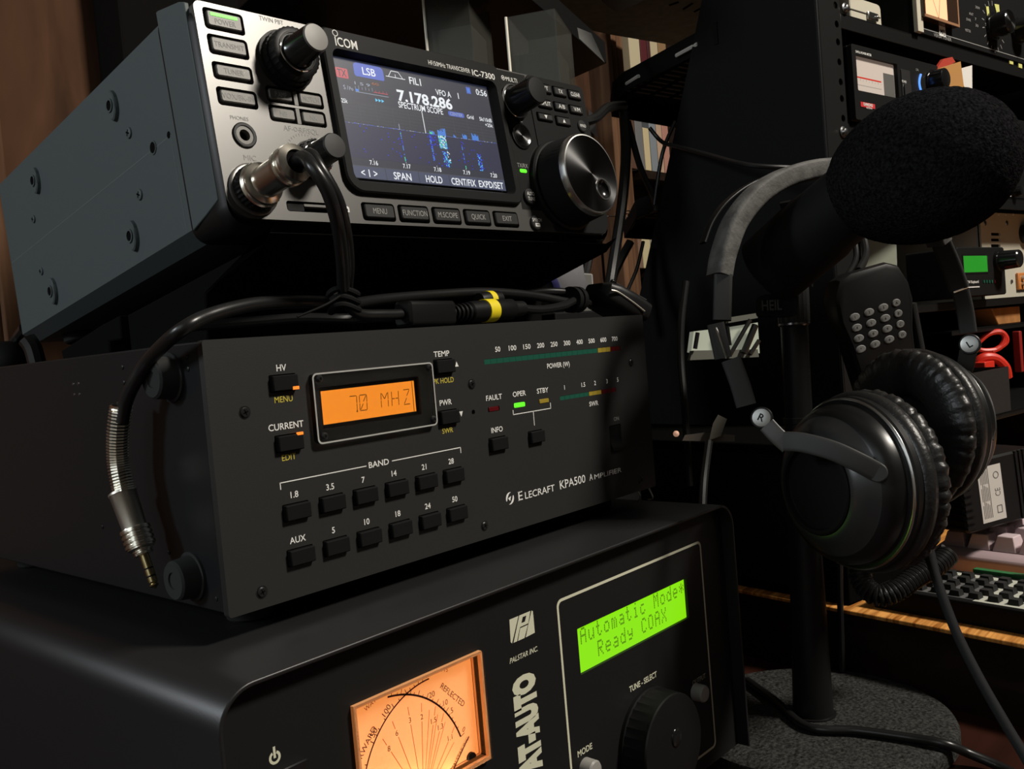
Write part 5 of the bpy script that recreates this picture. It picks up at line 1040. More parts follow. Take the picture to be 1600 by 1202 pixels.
for k, (u0, v0, u1, v1) in enumerate(((1541, 10, 1547, 31), (1554, 6, 1563, 28), (1562, 18, 1574, 41))):
    xa, za = rk(u0, v0, -4); xb, zb_ = rk(u1, v1, -4)
    b = MB(O3); b.loft([[(xa, yy, za), (xb-1, yy, za+1), (xb, yy, zb_), (xb-5, yy, zb_-1)] for yy in (-3.9, -3.3)]); b.build('yellow_marker', mat('pale_yellow_tape', (.62, .62, .20), .7), mt2, label='pale yellow paper marker')
for k, (u, v) in enumerate(((1580, 95), (1594, 101))):
    xa, za = rk(u, v, -2); b = MB(); b.box(xa-4, xa+5, -2.0, -1.1, za-3.5, za+3.5); o = b.build('paper_marker', bpy.data.materials['pale_yellow_tape'], rack, smooth=0, label='pale yellow paper tab on the shelf lip')
# cream box at the left end of the top shelf
x0, z0 = rk(1316, 24, 4)[0] + 14, ZS1; x1 = rk(1377, 27, 4)[0]
cb = thing('cream_case', 'low cream case with a latch at the left end of the top rack shelf', 'case', KM @ Vector(((x0+x1)/2, 40, z0)), KROT); O4 = (-(x0+x1)/2, -40, -z0)
b = MB(O4); b.rbox(x0, x1, z0, z0+21, 4, 90, [1, 1, 5, 1], .8); b.build('body', M['cream_box'], cb)
b = MB(O4); b.box(x0, x1-2, 3.4, 4.2, z0+8.6, z0+9.4, 1); b.build('lid_seam', [M['blk'], mat('dark_seam', (.05, .045, .035), .7)], cb, smooth=0)  # dark line along the lid joint
b = MB(O4); b.box(x1-26, x1-9, 1.5, 4.2, z0+4, z0+11, 0, .8); b.ball((x1-13, 1.6, z0+7), 1.8, 0, 8); b.build('latch', M['screw_s'], cb)
# envelope and papers tucked beside the meter
def sheet(name, label, cat, quad_px, dy, m_, th=.8, grp=None):
    P = [rk(u, v, dy) for u, v in quad_px]; b = MB(); c0 = P[0]
    b.loft([[(x, dy + k, z) for x, z in P] for k in (0, th)]); b.v = [KM @ v for v in b.v]
    o = tag(b.build(name, m_, smooth=0), label, cat, grp); place_at(o, tuple(sum((KM @ Vector((x, dy, z)) for x, z in P), Vector())/len(P))); return o
sheet('kraft_envelope', 'orange-brown envelope sticking up beside the power meter', 'envelope', [(1474, 150), (1462, 112), (1469, 106), (1501, 96), (1506, 134), (1507, 160)][:5] + [(1507, 136)], -9, M['kraft'], 2)
sheet('white_paper', 'white sheet standing behind the orange-brown envelope', 'paper', [(1480, 190), (1490, 110), (1519, 102), (1519.5, 190)], -4, M['paper'])
sheet('grey_folder', 'grey folder standing below the orange-brown envelope', 'folder', [(1474, 200), (1474, 143), (1505, 135), (1509, 200)], -6.5, mat('grey_card', (.22, .22, .21), .8), 1.2)
sheet('red_packet', 'small red packet poking out above the orange-brown envelope', 'packet', [(1460, 112), (1474, 92), (1488, 89), (1493, 97), (1470, 110)], -4, mat('red_wrapper', (.42, .05, .03), .5), 3)
# ------------------------------------------------------------------ dark receiver at the right, cream power supply, keyer
x0 = rk(1535, 300, -2)[0]; z0 = ZS2
rc = thing('receiver', 'dark receiver with white-marked controls behind the foam windscreen', 'receiver', KM @ Vector((x0+90, 60, z0)), KROT); O5 = (-x0-90, -60, -z0)
b = MB(O5); b.box(x0, x0+180, 0, backy(z0+90) - 12, z0, z0+88, 0, 1.5); b.build('case', M['blk'], rc)
for (u, v, r) in ((1582, 268, 9), (1584, 300, 6), (1594, 240, 6)):
    kx, kz = rk(u, v, -1); b = MB(O5); b.lathe((kx, 0, kz), (0, -1, 0), [(0, r), (10, r*.85), (10.5, r*.5)], 28); b.build('knob', M['blk_gloss'], rc)
b = MB(O5)
for (u, v, w_2, h) in ((1583, 248, 8, 1.6), (1581, 262, 4, 7), (1570, 297, 5, 2), (1596, 303, 5, 2), (1584, 243, 5, 1.2)):
    kx, kz = rk(u, v, -11); b.rect(kx-w_2/2, kx+w_2/2, kz-h/2, kz+h/2, -.3)
b.build('panel_marks', M['white'], rc, smooth=0)
x0 = rk(1535, 400, 35)[0]; z0 = ZS3; z1 = rk(1545, 332, 35)[1]
ps = thing('power_supply', 'cream slotted power supply standing behind the green-screened keyer', 'power supply', KM @ Vector((x0+80, 90, z0)), KROT); O6 = (-x0-80, -90, -z0)
b = MB(O6); slots_ = []
for k in range(3): sx, sz = rk(1556, 366 + 9*k, 35); slots_.append(rrect(sx-12, sx+12, sz-1.7, sz+1.7, .5, 1))
b.plate(rrect(x0, x0+160, z0, z1, 2, 3), slots_, 35, 37); b.box(x0+.5, x0+159, 38.5, 160, z0+.2, z1-.4); b.box(x0, x0+160, 37, 38.4, z0, z1-.4, 1); b.build('cabinet', [M['cream_box'], M['hole']], ps)
for k in range(4): sx, sz = rk(1548 + 11.5*k, 334, 35); b = MB(O6); b.ball((sx, 35, sz-1), 1.4, 0, 6); b.build('case_screw', M['white'], ps)
for u in (1539, 1573): sx, sz = rk(u, 349, 35); b = MB(O6); b.lathe((sx, 35, sz), (0, -1, 0), [(0, 3), (.8, 2.6), (1.2, 1.6)], 14); b.build('panel_screw', M['screw_s'], ps)
sx, sz = rk(1592, 440, 35); b = MB(O6); b.box(sx-9, sx+14, 31, 35, sz-10, sz+10, 0, 1); b.build('orange_terminal', mat('orange_terminal', (.55, .20, .05), .5), ps, label='orange terminal plate')
b = MB(O6)
for dz in (-3, 4): b.lathe((sx-1, 31, sz+dz), (0, -1, 0), [(0, 2.6), (4, 2.4), (4.6, 1.6)], 14)
b.build('terminal_posts', M['nickel_r'], ps); b = MB(O6); sx, sz = rk(1580, 440, 35); b.lathe((sx, 35, sz), (0, -1, 0), [(0, 2.4), (1.2, 2.2)], 14); b.build('panel_screw', M['screw_s'], ps)
sx, sz = rk(1598, 366, 35); b = MB(O6); b.lathe((sx, 35, sz), (0, -1, 0), [(0, 11), (9, 10), (9.5, 6)], 24); b.build('knob', M['blk'], ps)
x0, z1 = rk(1495, 386, -26); x1, z0 = rk(1573, 459, -26)[0], rk(1540, 459, -26)[1]; z0 = max(z0, ZS3 + 0.0); 
ky = thing('keyer', 'small black keyer box with a green screen and round knob on the rack shelf', 'keyer', KM @ Vector(((x0+x1)/2, 0, ZS3)), KROT); O7 = (-(x0+x1)/2, 0, -ZS3); z0 = ZS3+3
b = MB(O7); b.rbox(x0, x1, z0, z1, -26, 24, 2.5, 1.0); b.build('case', M['blk_matte'], ky)
gx0, gz1 = rk(1505, 400, -26.4); gx1 = rk(1542, 402, -26.4)[0]; gz0 = rk(1506, 426, -26.4)[1]
b = MB(O7); b.rbox(gx0-2, gx1+2, gz0-1.6, gz1+1.6, -26.4, -25.5, .6, 0, 1); b.rect(gx0, gx1, gz0, gz1, -26.5, 0)
for r in range(2): b.t('CQ DE', (gx0+gx1)/2, gz0 + (gz1-gz0)*(.7 - .4*r), 2.6, -26.56, (gx1-gx0)*.5, 2) if False else None
b.build('screen', [glow('green_lcd', (.012, .27, .012), 1.0), M['blk']], ky, label='lit green screen', smooth=0)
kx, kz = rk(1566, 407, -30); b = MB(O7); b.lathe((kx, -26, kz), (0, -1, 0), [(0, 11.5), (3, 11.3), (3.2, 9.6, .02), (20, 8.6, .02), (21, 7.6), (21.1, 1)], 40); b.build('knob', M['blk_gloss'], ky)
b = MB(O7); tx_, tz_ = rk(1520, 440.5, -26.4); b.t('CW Keyboard', tx_, tz_, 2.5, -26.5, 24, 0, bold=.01)
for k in range(9): x = tx_ - 12 + 2.9*k; b.rect(x, x+2.0, tz_-5.6, tz_-4.4, -26.5)
b.build('lettering', M['white'], ky, smooth=0, recalc=False)
for k in range(5): lx, lz = rk(1537.5 + 4.2*k, 440, -26.4); b = MB(O7); b.rbox(lx-1.3, lx+1.3, lz-1.4, lz+1.4, -26.8, -26, .3); b.build('lamp', M['led_green_off'] if k < 4 else M['led_red_off'], ky)
# orange block under the shelf, red leads in a black bin
x0, z1 = rk(1549, 474, 5); x1 = x0+70; zt = ZS3-9
ob = thing('tapered_block', 'orange-brown tapered block on the shelf below the power supply', 'block', KM @ Vector((x0+35, 25, ZS3-46)), KROT)
zq = rk(1560, 508, 5)[1]
b = MB((-x0-35, -25, -(ZS3-46))); b.loft([[(x0, y, zt-1), (x0+14, y, zq), (x1, y, zq), (x1, y, zt-1)] for y in (5, 45)]); b.build('block', mat('orange_wood', (.36, .16, .05), .6, var=.35, bscale=40), ob, bevel=1)
shelf(zq-5, zq-.2, 0, 190, 200, 519)
x0, z1 = rk(1517, 584, -28); x1 = rk(1578, 577, -28)[0]; z0 = ZS4
bn = thing('black_bin', 'black open bin full of red leads on the lowest rack shelf', 'bin', KM @ Vector(((x0+x1)/2, 0, z0)), KROT); O8 = (-(x0+x1)/2, 0, -z0)
b = MB(O8); b.loft([[(x, y, z0) for x, y in rrect(x0, x1, -28, 30, 4, 3)], [(x, y, z1) for x, y in rrect(x0, x1, -28, 30, 4, 3)], [(x, y, z1) for x, y in rrect(x0+2, x1-2, -26, 28, 3, 3)], [(x, y, z0+2) for x, y in rrect(x0+2, x1-2, -26, 28, 3, 3)]]); b.build('bin', M['key_dark'], bn)
rd = [KI @ at_d(u, v, 965) for u, v in ((1520, 552), (1535, 528), (1560, 518), (1570, 528), (1560, 545), (1535, 548), (1526, 540), (1545, 522), (1566, 520), (1572, 535), (1550, 550))]
b = MB(); b.tube([tuple(KM @ p) for p in rd], 2.8, 8); red1 = tag(b.build('red_lead', M['red']), 'thin red lead looped above the black bin', 'cable'); place_at(red1, tuple(at_d(1545, 535, 965)))
b = MB(); b.tube([at_d(1522, 575, 960), at_d(1535, 560, 955), at_d(1555, 560, 955), at_d(1570, 573, 955), at_d(1574, 590, 958)], 5.0, 10); o = tag(b.build('red_lead', M['red']), 'thick red lead arching out of the black bin', 'cable'); place_at(o, tuple(at_d(1550, 560, 955)))
b = MB(); c_ = at_d(1538, 574, 950); b.obox(c_, KX, KY, (0, 0, 1), 11, 6, 6); o = tag(b.build('red_plug', M['red'], bevel=1), 'square red plug lying in the black bin', 'plug'); place_at(o, tuple(c_))
b = MB(); c_ = at_d(1592, 570, 985); b.obox(c_ + Vector((0, 0, 14)), KX, KY, (0, 0, 1), 3, 4, 22, 0); o = tag(b.build('red_terminal', mat('dark_red_plastic', (.25, .015, .012), .4), bevel=1), 'dark red terminal strip at the photo edge beside the black bin', 'terminal'); place_at(o, tuple(c_))
# pale things glimpsed through the open frame left of the headphones
pc_ = at_d(1135, 532, 640)
pb = thing('pale_equipment', 'pale lit panel seen through the headphones behind crossed black wires', 'panel', tuple(at_d(1135, 560, 640)))
r1, u1_ = (RC @ Vector((1, .10, -.3))).normalized(), (RC @ Vector((-.08, 1, 0))).normalized()
n1 = r1.cross(u1_)
def PP(u, v, dd=0.): d = ray(u, v); return CAM_LOC + d*((pc_ + n1*dd - CAM_LOC).dot(n1)/d.dot(n1))
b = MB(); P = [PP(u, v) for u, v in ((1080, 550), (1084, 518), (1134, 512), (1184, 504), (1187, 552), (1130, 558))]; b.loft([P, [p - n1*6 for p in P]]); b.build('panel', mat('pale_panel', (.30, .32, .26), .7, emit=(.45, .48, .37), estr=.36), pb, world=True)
for nm, q in (('top_rail', ((1140, 496), (1184, 489), (1184, 497), (1138, 505))), ('bottom_rail', ((1078, 563), (1082, 548), (1184, 546), (1186, 558)))):
    b = MB(); P = [PP(u, v, 4) for u, v in q]; b.loft([P, [p - n1*4 for p in P]]); b.build(nm, mat('grey_rail', (.12, .12, .10), .6) if nm == 'top_rail' else bpy.data.materials['grey_rail'], pb, world=True)
for k, (a_, e_) in enumerate((((1172, 500), (1140, 556)), ((1180, 508), (1162, 552)), ((1186, 532), (1172, 554)), ((1130, 512), (1136, 555)), ((1136, 510), (1140, 540)), ((1090, 520), (1086, 545)))):
    b = MB(); b.tube([PP(*a_, 6), PP(*e_, 6)], 1.5 if k != 1 else 2.4, 7, 0, 0); o = tag(b.build('thin_wire', M['cable']), 'thin black wire crossing in front of the pale panel beside the headphone slider', 'wire', 'wires before the pale panel'); place_at(o, tuple(PP(*a_, 6)))
b = MB(); P = [at_d(u, v, 650) for u, v in ((1122, 648), (1136, 655), (1126, 682), (1108, 688), (1114, 662))]; b.loft([P, [p + ray(1120, 665)*4 for p in P]]); o = tag(b.build('paper_scrap', mat('grey_paper', (.17, .16, .13), .8), smooth=0), 'crumpled pale scrap below the headphone hinge', 'paper'); place_at(o, tuple(at_d(1120, 668, 650)))
b = MB(); P = [at_d(u, v, 655) for u, v in ((1086, 678), (1100, 676), (1148, 680), (1148, 690), (1066, 689), (1070, 680))]; b.loft([P, [p + ray(1100, 684)*6 for p in P]]); o = tag(b.build('label_strip', mat('dusty_strip', (.10, .085, .07), .8), smooth=0), 'dusty strip lying behind the back corner of the tuner', 'strip'); place_at(o, tuple(at_d(1100, 684, 655)))
b = MB(); b.ball(at_d(1056.5, 678, 652), 2.2, 0, 8); o = tag(b.build('pilot_lamp', mat('pinkish_lamp', (.5, .3, .22), .4, emit=(.6, .33, .22), estr=.5)), 'tiny pinkish pilot lamp in the dark behind the amplifier', 'lamp'); place_at(o, tuple(at_d(1056.5, 678, 652)))
# inside the rack behind the hand microphone
b = MB(); P = [at_d(u, v, 900) for u, v in ((1308, 360), (1331, 358), (1334, 445), (1312, 446))]; b.loft([P, [p + ray(1320, 400)*14 for p in P]]); o = tag(b.build('brown_box', mat('brown_card', (.045, .04, .033), .8), smooth=0), 'dull brown box edge behind the hand microphone cord', 'box'); place_at(o, tuple(at_d(1320, 446, 900)))
b = MB(); P = [at_d(u, v, 905) for u, v in ((1344, 365), (1400, 365), (1402, 420), (1346, 425))]; b.loft([P, [p + ray(1370, 400)*6 for p in P]]); o = tag(b.build('pale_card', mat('pale_green_card', (.30, .32, .25), .8), smooth=0), 'pale greenish card behind the top of the hand microphone', 'card'); place_at(o, tuple(at_d(1370, 425, 905)))
# ================================================================== RAISED DESK WING under the rack
E0 = at_z(1345, 958, RZ); E1 = at_z(1600, 1007, RZ); ed = (E1 - E0).normalized(); en = Vector((-ed.y, ed.x, 0)); 
if en.x < 0: en = -en
def WG(a, c, z): p = E0 + ed*a + en*c; return Vector((p.x, p.y, z))
dw = thing('desk_riser', 'raised wooden desk shelf with an oak top and dark front carrying the rack', 'desk', WG(0, 0, DZ))
b = MB(); b.loft([[WG(-420, 0, z), WG(420, 0, z), WG(420, 700, z), WG(-420, 700, z)] for z in (RZ-3, RZ)]); b.build('top', M['wood_desk'], dw, world=True, bevel=.8)
b = MB(); b.loft([[WG(-420, .4, z), WG(420, .4, z), WG(420, 18, z), WG(-420, 18, z)] for z in (DZ, RZ-3)]); b.build('front_board', M['wood_dark'], dw, world=True)
# big desk under everything
dk = thing('desk', 'dark reddish-brown desk top under the whole stack', 'desk', (200, 150, DZ-740))
b = MB((-200, -150, -DZ+740)); b.box(-520, 1300, -520, 560, DZ-32, DZ-.2, 0, 2); b.build('top', M['desk'], dk)
for x in (-480, 1230):
    for y in (-480, 500): b = MB((-200, -150, 0)); b.box(x, x+60, y, y+60, 0, 710, 0, 2); b.build('leg', M['wood_dark'], dk)
# keypad board with rows of black keys
kf = lambda a, c, z: WG(a, c, z)
def wl(u, v, z): p = at_z(u, v, z) - E0; return p.dot(ed), p.dot(en)
KT = RZ + 15
kp = thing('keypad', 'flat key board with small black keys on a pale overlay at the riser edge', 'keypad', WG(60, 40, RZ))
a0, c0 = wl(1380, 917, KT); a1, c1 = wl(1605, 962, KT); cb_ = wl(1455, 889, KT)[1]; c0 = 16
a0k = a0 - 6
b = MB(); b.loft([[WG(a0k, c0, z), WG(300, c0, z), WG(300, cb_+6, z), WG(a0k, cb_+6, z)] for z in (RZ, KT)]); b.build('body', M['blk_matte'], kp, world=True, bevel=1)
aw = wl(1524, 937, KT)[0]
b = MB(); zt = KT + .15
b.loft([[WG(aw, c0+4, z), WG(296, c0+4, z), WG(296, c0+58, z), WG(aw, c0+58, z)] for z in (KT, zt)], 0); b.loft([[WG(a0k+14, c0+56, z), WG(aw, c0+56, z), WG(aw, cb_, z), WG(a0k+14, cb_, z)] for z in (KT, zt+.02)], 0)
b.loft([[WG(aw, c0+58, z), WG(296, c0+58, z), WG(296, cb_, z), WG(aw, cb_, z)] for z in (KT, zt-.03)], 0)
b.loft([[WG(a0k+6, c0+6, z), WG(aw-1, c0+6, z), WG(aw-1, c0+55, z), WG(a0k+6, c0+55, z)] for z in (KT, zt)], 1)
b.loft([[WG(a0k+3, c0+3, z), WG(a0k+26, c0+3, z), WG(a0k+30, c0+20, z), WG(a0k+8, c0+24, z)] for z in (KT, zt+.05)], 2)
b.build('overlay', [mat('pale_overlay', (.48, .49, .42), .7), mat('grey_overlay', (.10, .10, .10), .7), mat('red_overlay', (.50, .06, .03), .6)], kp, world=True, smooth=0)
for r in range(5):
    for c in range(16):
        a = a0k + 16 + 12.5*c + 2*(r % 2); cc_ = c0 + 11 + (cb_-c0-14)/4.6*r
        if a > 250: continue
        b = MB(); P = [WG(a-3.6, cc_-3.4, 0), WG(a+3.6, cc_-3.4, 0), WG(a+3.6, cc_+3.4, 0), WG(a-3.6, cc_+3.4, 0)]; m_ = sum(P, Vector())/4
        b.loft([[Vector((p.x, p.y, zt)) for p in P], [Vector((m_.x + (p.x-m_.x)*.8, m_.y + (p.y-m_.y)*.8, zt+3.6)) for p in P]]); b.build('key', M['key_dark'], kp, world=True, smooth=0)
# black unit standing on the riser left of the key board
bpt = on_plane(1100, 690, WG(0, 9, 0), en); bz = bpt.z
bu = thing('black_unit', 'low black case on the raised desk behind the microphone stand tube', 'case', WG(-150, 60, RZ))
b = MB(); b.loft([[WG(a, c, z) for a, c in ((-400, 9), (-14, 9), (-14, 112), (-400, 112))] for z in (RZ, bz)]); b.build('case', mat('dead_black', (.004, .004, .004), .95, spec=0.), bu, world=True, bevel=1.5)
b = MB(); b.loft([[WG(a, c, z) for a, c in ((-380, 7.6), (-40, 7.6), (-40, 9), (-380, 9))] for z in (RZ+8, bz-8)]); b.build('front_panel', M['blk_matte'], bu, world=True)
# beige keyboard
g0, h0 = wl(1467, 885, RZ); 
kbd = thing('keyboard', 'pinkish beige computer keyboard behind the key board on the raised desk', 'keyboard', WG(g0+60, h0+60, RZ))
h0 = 127; KH = 21
b = MB(); b.loft([[WG(a, h0, RZ), WG(a, h0, RZ+KH-8), WG(a, h0+5, RZ+KH-4), WG(a, h0+150, RZ+KH+16), WG(a, h0+158, RZ+KH+16), WG(a, h0+160, RZ)] for a in (g0, 400)]); b.build('body', M['pink'], kbd, world=True, bevel=2)
sl = 20/145
for r in range(6):
    for c in range(13):
        a = g0 + 14 + 19.05*c + (0, 5, 9, 4, 2, 0)[r]; cc_ = h0 + 20 + 20.5*r; zb_ = RZ + KH - 4 + sl*(cc_-h0-5)
        if a > 260: continue
        b = MB(); P = [(a-8.8, cc_-8.8), (a+8.8, cc_-8.8), (a+8.8, cc_+8.8), (a-8.8, cc_+8.8)]
        b.loft([[WG(x, y, zb_-1) for x, y in P], [WG(a+(x-a)*.68, cc_+(y-cc_)*.72+1, zb_+10.5) for x, y in P]]); b.build('key', M['pinkkey'] if (r+c) % 4 else M['greykey'], kbd, world=True, bevel=.8)
# plug-in power adapter with a label
pa0 = at_d(1545, 770, 690)
ra = (RC @ Vector((.93, .16, -.33))).normalized(); ua = (RC @ Vector((-.07, 1, .02))); ua = (ua - ra*ua.dot(ra)).normalized(); na = ra.cross(ua)
pa = thing('power_adapter', 'chunky black plug-in power adapter with a white label lying over the keyboard', 'adapter', tuple(pa0 - ua*30))
def AP(x, y, z): return pa0 + ra*x + ua*y + na*z
b = MB(); b.loft([[AP(x, y, z) for x, y in rrect(-25+d, 52-d, -27+d, 26-d, 4, 4)] for z, d in ((-46, 2), (-44, 0), (-2, 0), (0, 1.5))]); b.build('body', M['blk'], pa, world=True)
b = MB()
for k in range(9): b.loft([[AP(x, y, z) for x, y in rrect(-25.5, -16, -24+5.2*k, -21.4+5.2*k, 1, 2)] for z in (-30, 1.6)])
b.build('grip_ribs', M['blk'], pa, world=True)
b = MB()
for k in range(5): b.loft([[AP(x, y, z) for x, y in rrect(29+4*k, 31.4+4*k, -26, 26, 1, 2)] for z in (-30, .9)])
b.build('side_ribs', M['blk'], pa, world=True)
b = MB(); b.quad(AP(-9, -22, .25), AP(14, -22, .25), AP(14, 20, .25), AP(-9, 20, .25)); lb = b.build('label', mat('white_label', (.62, .60, .56), .6), pa, world=True, smooth=0, label='white printed label')
b = MB()
for k in range(6):
    x = -7 + 1.5*k
    for j in range(3): b.quad(AP(x, -19+13*j, .35), AP(x+.6, -19+13*j, .35), AP(x+.6, -8+13*j+(k*7 % 4)-1, .35), AP(x, -8+13*j+(k*7 % 4)-1, .35))
b.text3('CE', AP(8.5, -1, .35), ua, -ra, 5, 6, 0); b.loft([[AP(8.5+x, -14+y, .35) for x, y in rrect(-2.6, 2.6, -3, 3, .4, 1)], [AP(8.5+x, -14+y, .35) for x, y in rrect(-1.9, 1.9, -2.3, 2.3, .3, 1)]], 0, False, False); b.loft([[AP(8.5+x, 12+y, .35) for x, y in circ(0, 0, 2.8, 16)], [AP(8.5+x, 12+y, .35) for x, y in circ(0, 0, 2.1, 16)]], 0, False, False)
b.build('label_print', mat('grey_label_print', (.16, .15, .14), .6), lb, world=True, smooth=0)
b = MB(); b.tube([AP(10, 26, -15), AP(12, 36, -20), AP(22, 48, -40), AP(50, 55, -60)], 2.2, 8); b.build('cord', M['cable'], pa, world=True)
b = MB(); b.tube([at_z(1560, 893, RZ+16), at_z(1590, 903, RZ+16), at_z(1620, 912, RZ+16)], 2.0, 8); o = tag(b.build('green_board', mat('green_board', (.03, .16, .05), .5)), 'narrow green strip between the key board and the keyboard', 'strip')
bpy.data.objects.remove(o)
gb = MB(); q0_ = wl(1530, 906, RZ+16); gb.loft([[WG(q0_[0]-14, cb_+7.5, z), WG(280, cb_+7.5, z), WG(280, cb_+13, z), WG(q0_[0]-14, cb_+13, z)] for z in (RZ, RZ+17)]); o = tag(gb.build('green_strip', bpy.data.materials['green_board']), 'narrow green strip between the key board and the keyboard', 'strip'); place_at(o, tuple(WG(60, cb_+10, RZ)))
gb = MB(); gb.loft([[WG(x, cb_+8, z), WG(x+30, cb_+8, z), WG(x+30, cb_+13, z), WG(x, cb_+13, z)] for x, z in ((wl(1592, 912, RZ+18)[0]-5, RZ+17), (wl(1592, 912, RZ+18)[0]-5, RZ+30))]); o = tag(gb.build('amber_block', mat('amber_plastic', (.40, .17, .03), .5)), 'small amber block at the end of the narrow green strip', 'block'); place_at(o, tuple(WG(120, cb_+10, RZ+17)))
# ================================================================== ROOM
WY = 700.0
def wy(u, v, y=WY): p = at_y(u, v, y); return p.x, p.z
b = MB(); xe = wy(190, 50)[0]; b.box(-1700, 2600, WY, WY+40, -912, 1900); struct(b.build('wall_back', M['wood_wall'], smooth=0))
b = MB(); b.box(-1700, -1660, -2600, WY, -912, 1900); struct(b.build('wall_left', mat('left_wall_paint', (.35, .33, .30), .8), smooth=0))
b = MB(); b.box(2600, 2640, -2600, WY+40, -912, 1900); struct(b.build('wall_right', mat('right_wall_paint', (.10, .09, .08), .8), smooth=0))
b = MB(); b.box(-1700, 2640, -2600, WY+40, -952, -912); struct(b.build('floor', mat('dark_carpet', (.03, .026, .022), .95, bump=.5, bscale=400), smooth=0))
b = MB(); b.box(-1700, 2640, -2600, WY+40, 1900, 1940); struct(b.build('ceiling', mat('ceiling_paint', (.30, .29, .27), .9), smooth=0))
b = MB(); b.box(-1700, 2640, -2640, -2600, -912, 1900); struct(b.build('wall_front', mat('front_wall_paint', (.12, .11, .10), .8), smooth=0))
# lighter board in the panelling at the far left
x0 = wy(5, 480)[0]; x1 = wy(22, 480)[0]; b = MB(); b.box(x0-3, x0+14, WY-8, WY, -600, 900); struct(b.build('trim_1', M['wood_strip'], bevel=2))
# dark cabinet side left of the oak trim
xa = wy(190, 50, 640)[0]; xb = wy(527, 30, 640)[0]
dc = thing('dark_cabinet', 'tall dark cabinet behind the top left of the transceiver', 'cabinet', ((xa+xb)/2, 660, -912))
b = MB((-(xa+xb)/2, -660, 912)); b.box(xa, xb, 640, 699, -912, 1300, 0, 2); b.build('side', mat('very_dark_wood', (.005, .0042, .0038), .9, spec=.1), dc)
# oak trim boards: upright mouldings
edges = [(527, 536, 10, 'wood_post', 0), (536, 546, 0, 'wood_dark', 0), (546, 556, 14, 'wood_post', 0), (556, 590, 5, 'wood_post', 0), (590, 598, -2, 'wood_dark', 0), (598, 606, 12, 'wood_post', 0), (606, 625, 18, 'olive', 0)]
M['olive'] = mat('olive_grey_trim', (.13, .115, .06), .6, var=.2, bscale=30)
for k, (u0, u1, d, m_, _) in enumerate(edges):
    x0 = wy(u0, 40, 640)[0]; x1 = wy(u1, 40, 640)[0]; b = MB(); b.box(x0, x1, 630-d, 698, -500, 1200); struct(b.build('trim_%d' % (k+2), M[m_], bevel=1.5))
# oak post and bookcase to the right of the transceiver
PYq = 640
def upright(u0, u1, y, m_, nm): x0 = wy(u0, 200, y)[0]; x1 = wy(u1, 200, y)[0]; b = MB(); b.box(x0, x1, y, y+40, -912, 1300); return struct(b.build(nm, M[m_], bevel=2))
upright(958, 966, 560, 'wood_strip', 'trim_9'); upright(966, 974, 568, 'wood_strip', 'trim_10'); upright(974, 983, 574, 'wood_strip', 'trim_11')
bx0 = wy(984, 200, 650)[0]; bx1 = wy(1110, 200, 650)[0]
bcse = thing('bookcase', 'wooden bookcase of books glimpsed between the transceiver and the rack', 'bookcase', ((bx0+bx1)/2, 670, -912))
b = MB((-(bx0+bx1)/2, -670, 912)); b.box(bx0, bx1+200, 685, 699, -912, 1200); b.build('back', M['wood_dark'], bcse)
for k, (u, v) in enumerate(((1010, 118), (1010, 268), (1010, 420))):
    z = wy(u, v, 640)[1]; b = MB((-(bx0+bx1)/2, -670, 912)); b.box(bx0, bx1+200, 630, 685, z-16, z); b.build('shelf', M['wood_dark'], bcse, bevel=1)
zA = wy(1010, 118, 640)[1]; zB = wy(1010, 268, 640)[1]; zC = wy(1010, 420, 640)[1]
books = [('dark red', (.10, .012, .014), 984, 1003, zA, 150, 'tall dark red book on the top shelf of the bookcase'), ('cream', (.55, .48, .33), 985, 1001, zA+0.1, 0, None)]
def book(u0, u1, z, h, col, label, v=200, y=634):
    if v > 100: h = min(h, 106)
    x0 = wy(u0, v, y)[0]; x1 = wy(u1, v, y)[0]; t = thing('book', label, 'book', ((x0+x1)/2, y+24, z), None, 'books in the bookcase')
    mm = mat('book_cover_' + str(len(bpy.data.materials)), col, .6); c = MB(); w2 = (x1-x0)/2 - .6
    c.loft([[(x, yy, 0) for x, yy in ((-w2, -24), (w2, -24), (w2, 22), (-w2, 22))], [(x, yy, h) for x, yy in ((-w2, -24), (w2, -24), (w2, 22), (-w2, 22))]]); c.build('cover', mm, t, bevel=1)
    c = MB(); c.box(-w2+1.5, w2-1.5, -20, 22.4, h-.2, h+.8); c.build('pages', M['paper'], t)
for (u0, u1, h, col, lab) in ((984, 1001, 120, (.55, .48, .32), 'cream book with a grey picture on the upper bookcase shelf'), (1001.5, 1012, 150, (.09, .012, .016), 'dark red book on the upper bookcase shelf'), (1012.5, 1017, 150, (.06, .012, .015), 'thin maroon book on the upper bookcase shelf'), (1017.5, 1029, 130, (.52, .44, .28), 'yellowish book nearest the rack on the upper bookcase shelf'), (1029.5, 1042, 140, (.28, .17, .08), 'tan book partly behind the upper vented tray')):
    book(u0, u1, zA, h, col, lab, 90)
for (u0, u1, h, col, lab) in ((984.5, 994, 120, (.10, .05, .03), 'brown book at the left of the middle bookcase shelf'), (994.5, 1006, 92, (.16, .16, .165), 'grey book leaning on the middle bookcase shelf'), (1006.5, 1016, 78, (.60, .50, .30), 'cream spine in the middle of the bookcase'), (1016.5, 1027, 120, (.22, .25, .28), 'blue-grey book on the middle bookcase shelf'), (1027.5, 1036, 130, (.50, .34, .24), 'peach book on the middle bookcase shelf'), (1036.5, 1046, 120, (.45, .22, .17), 'reddish book nearest the rack on the middle shelf')):
    book(u0, u1, zB, h, col, lab, 230)
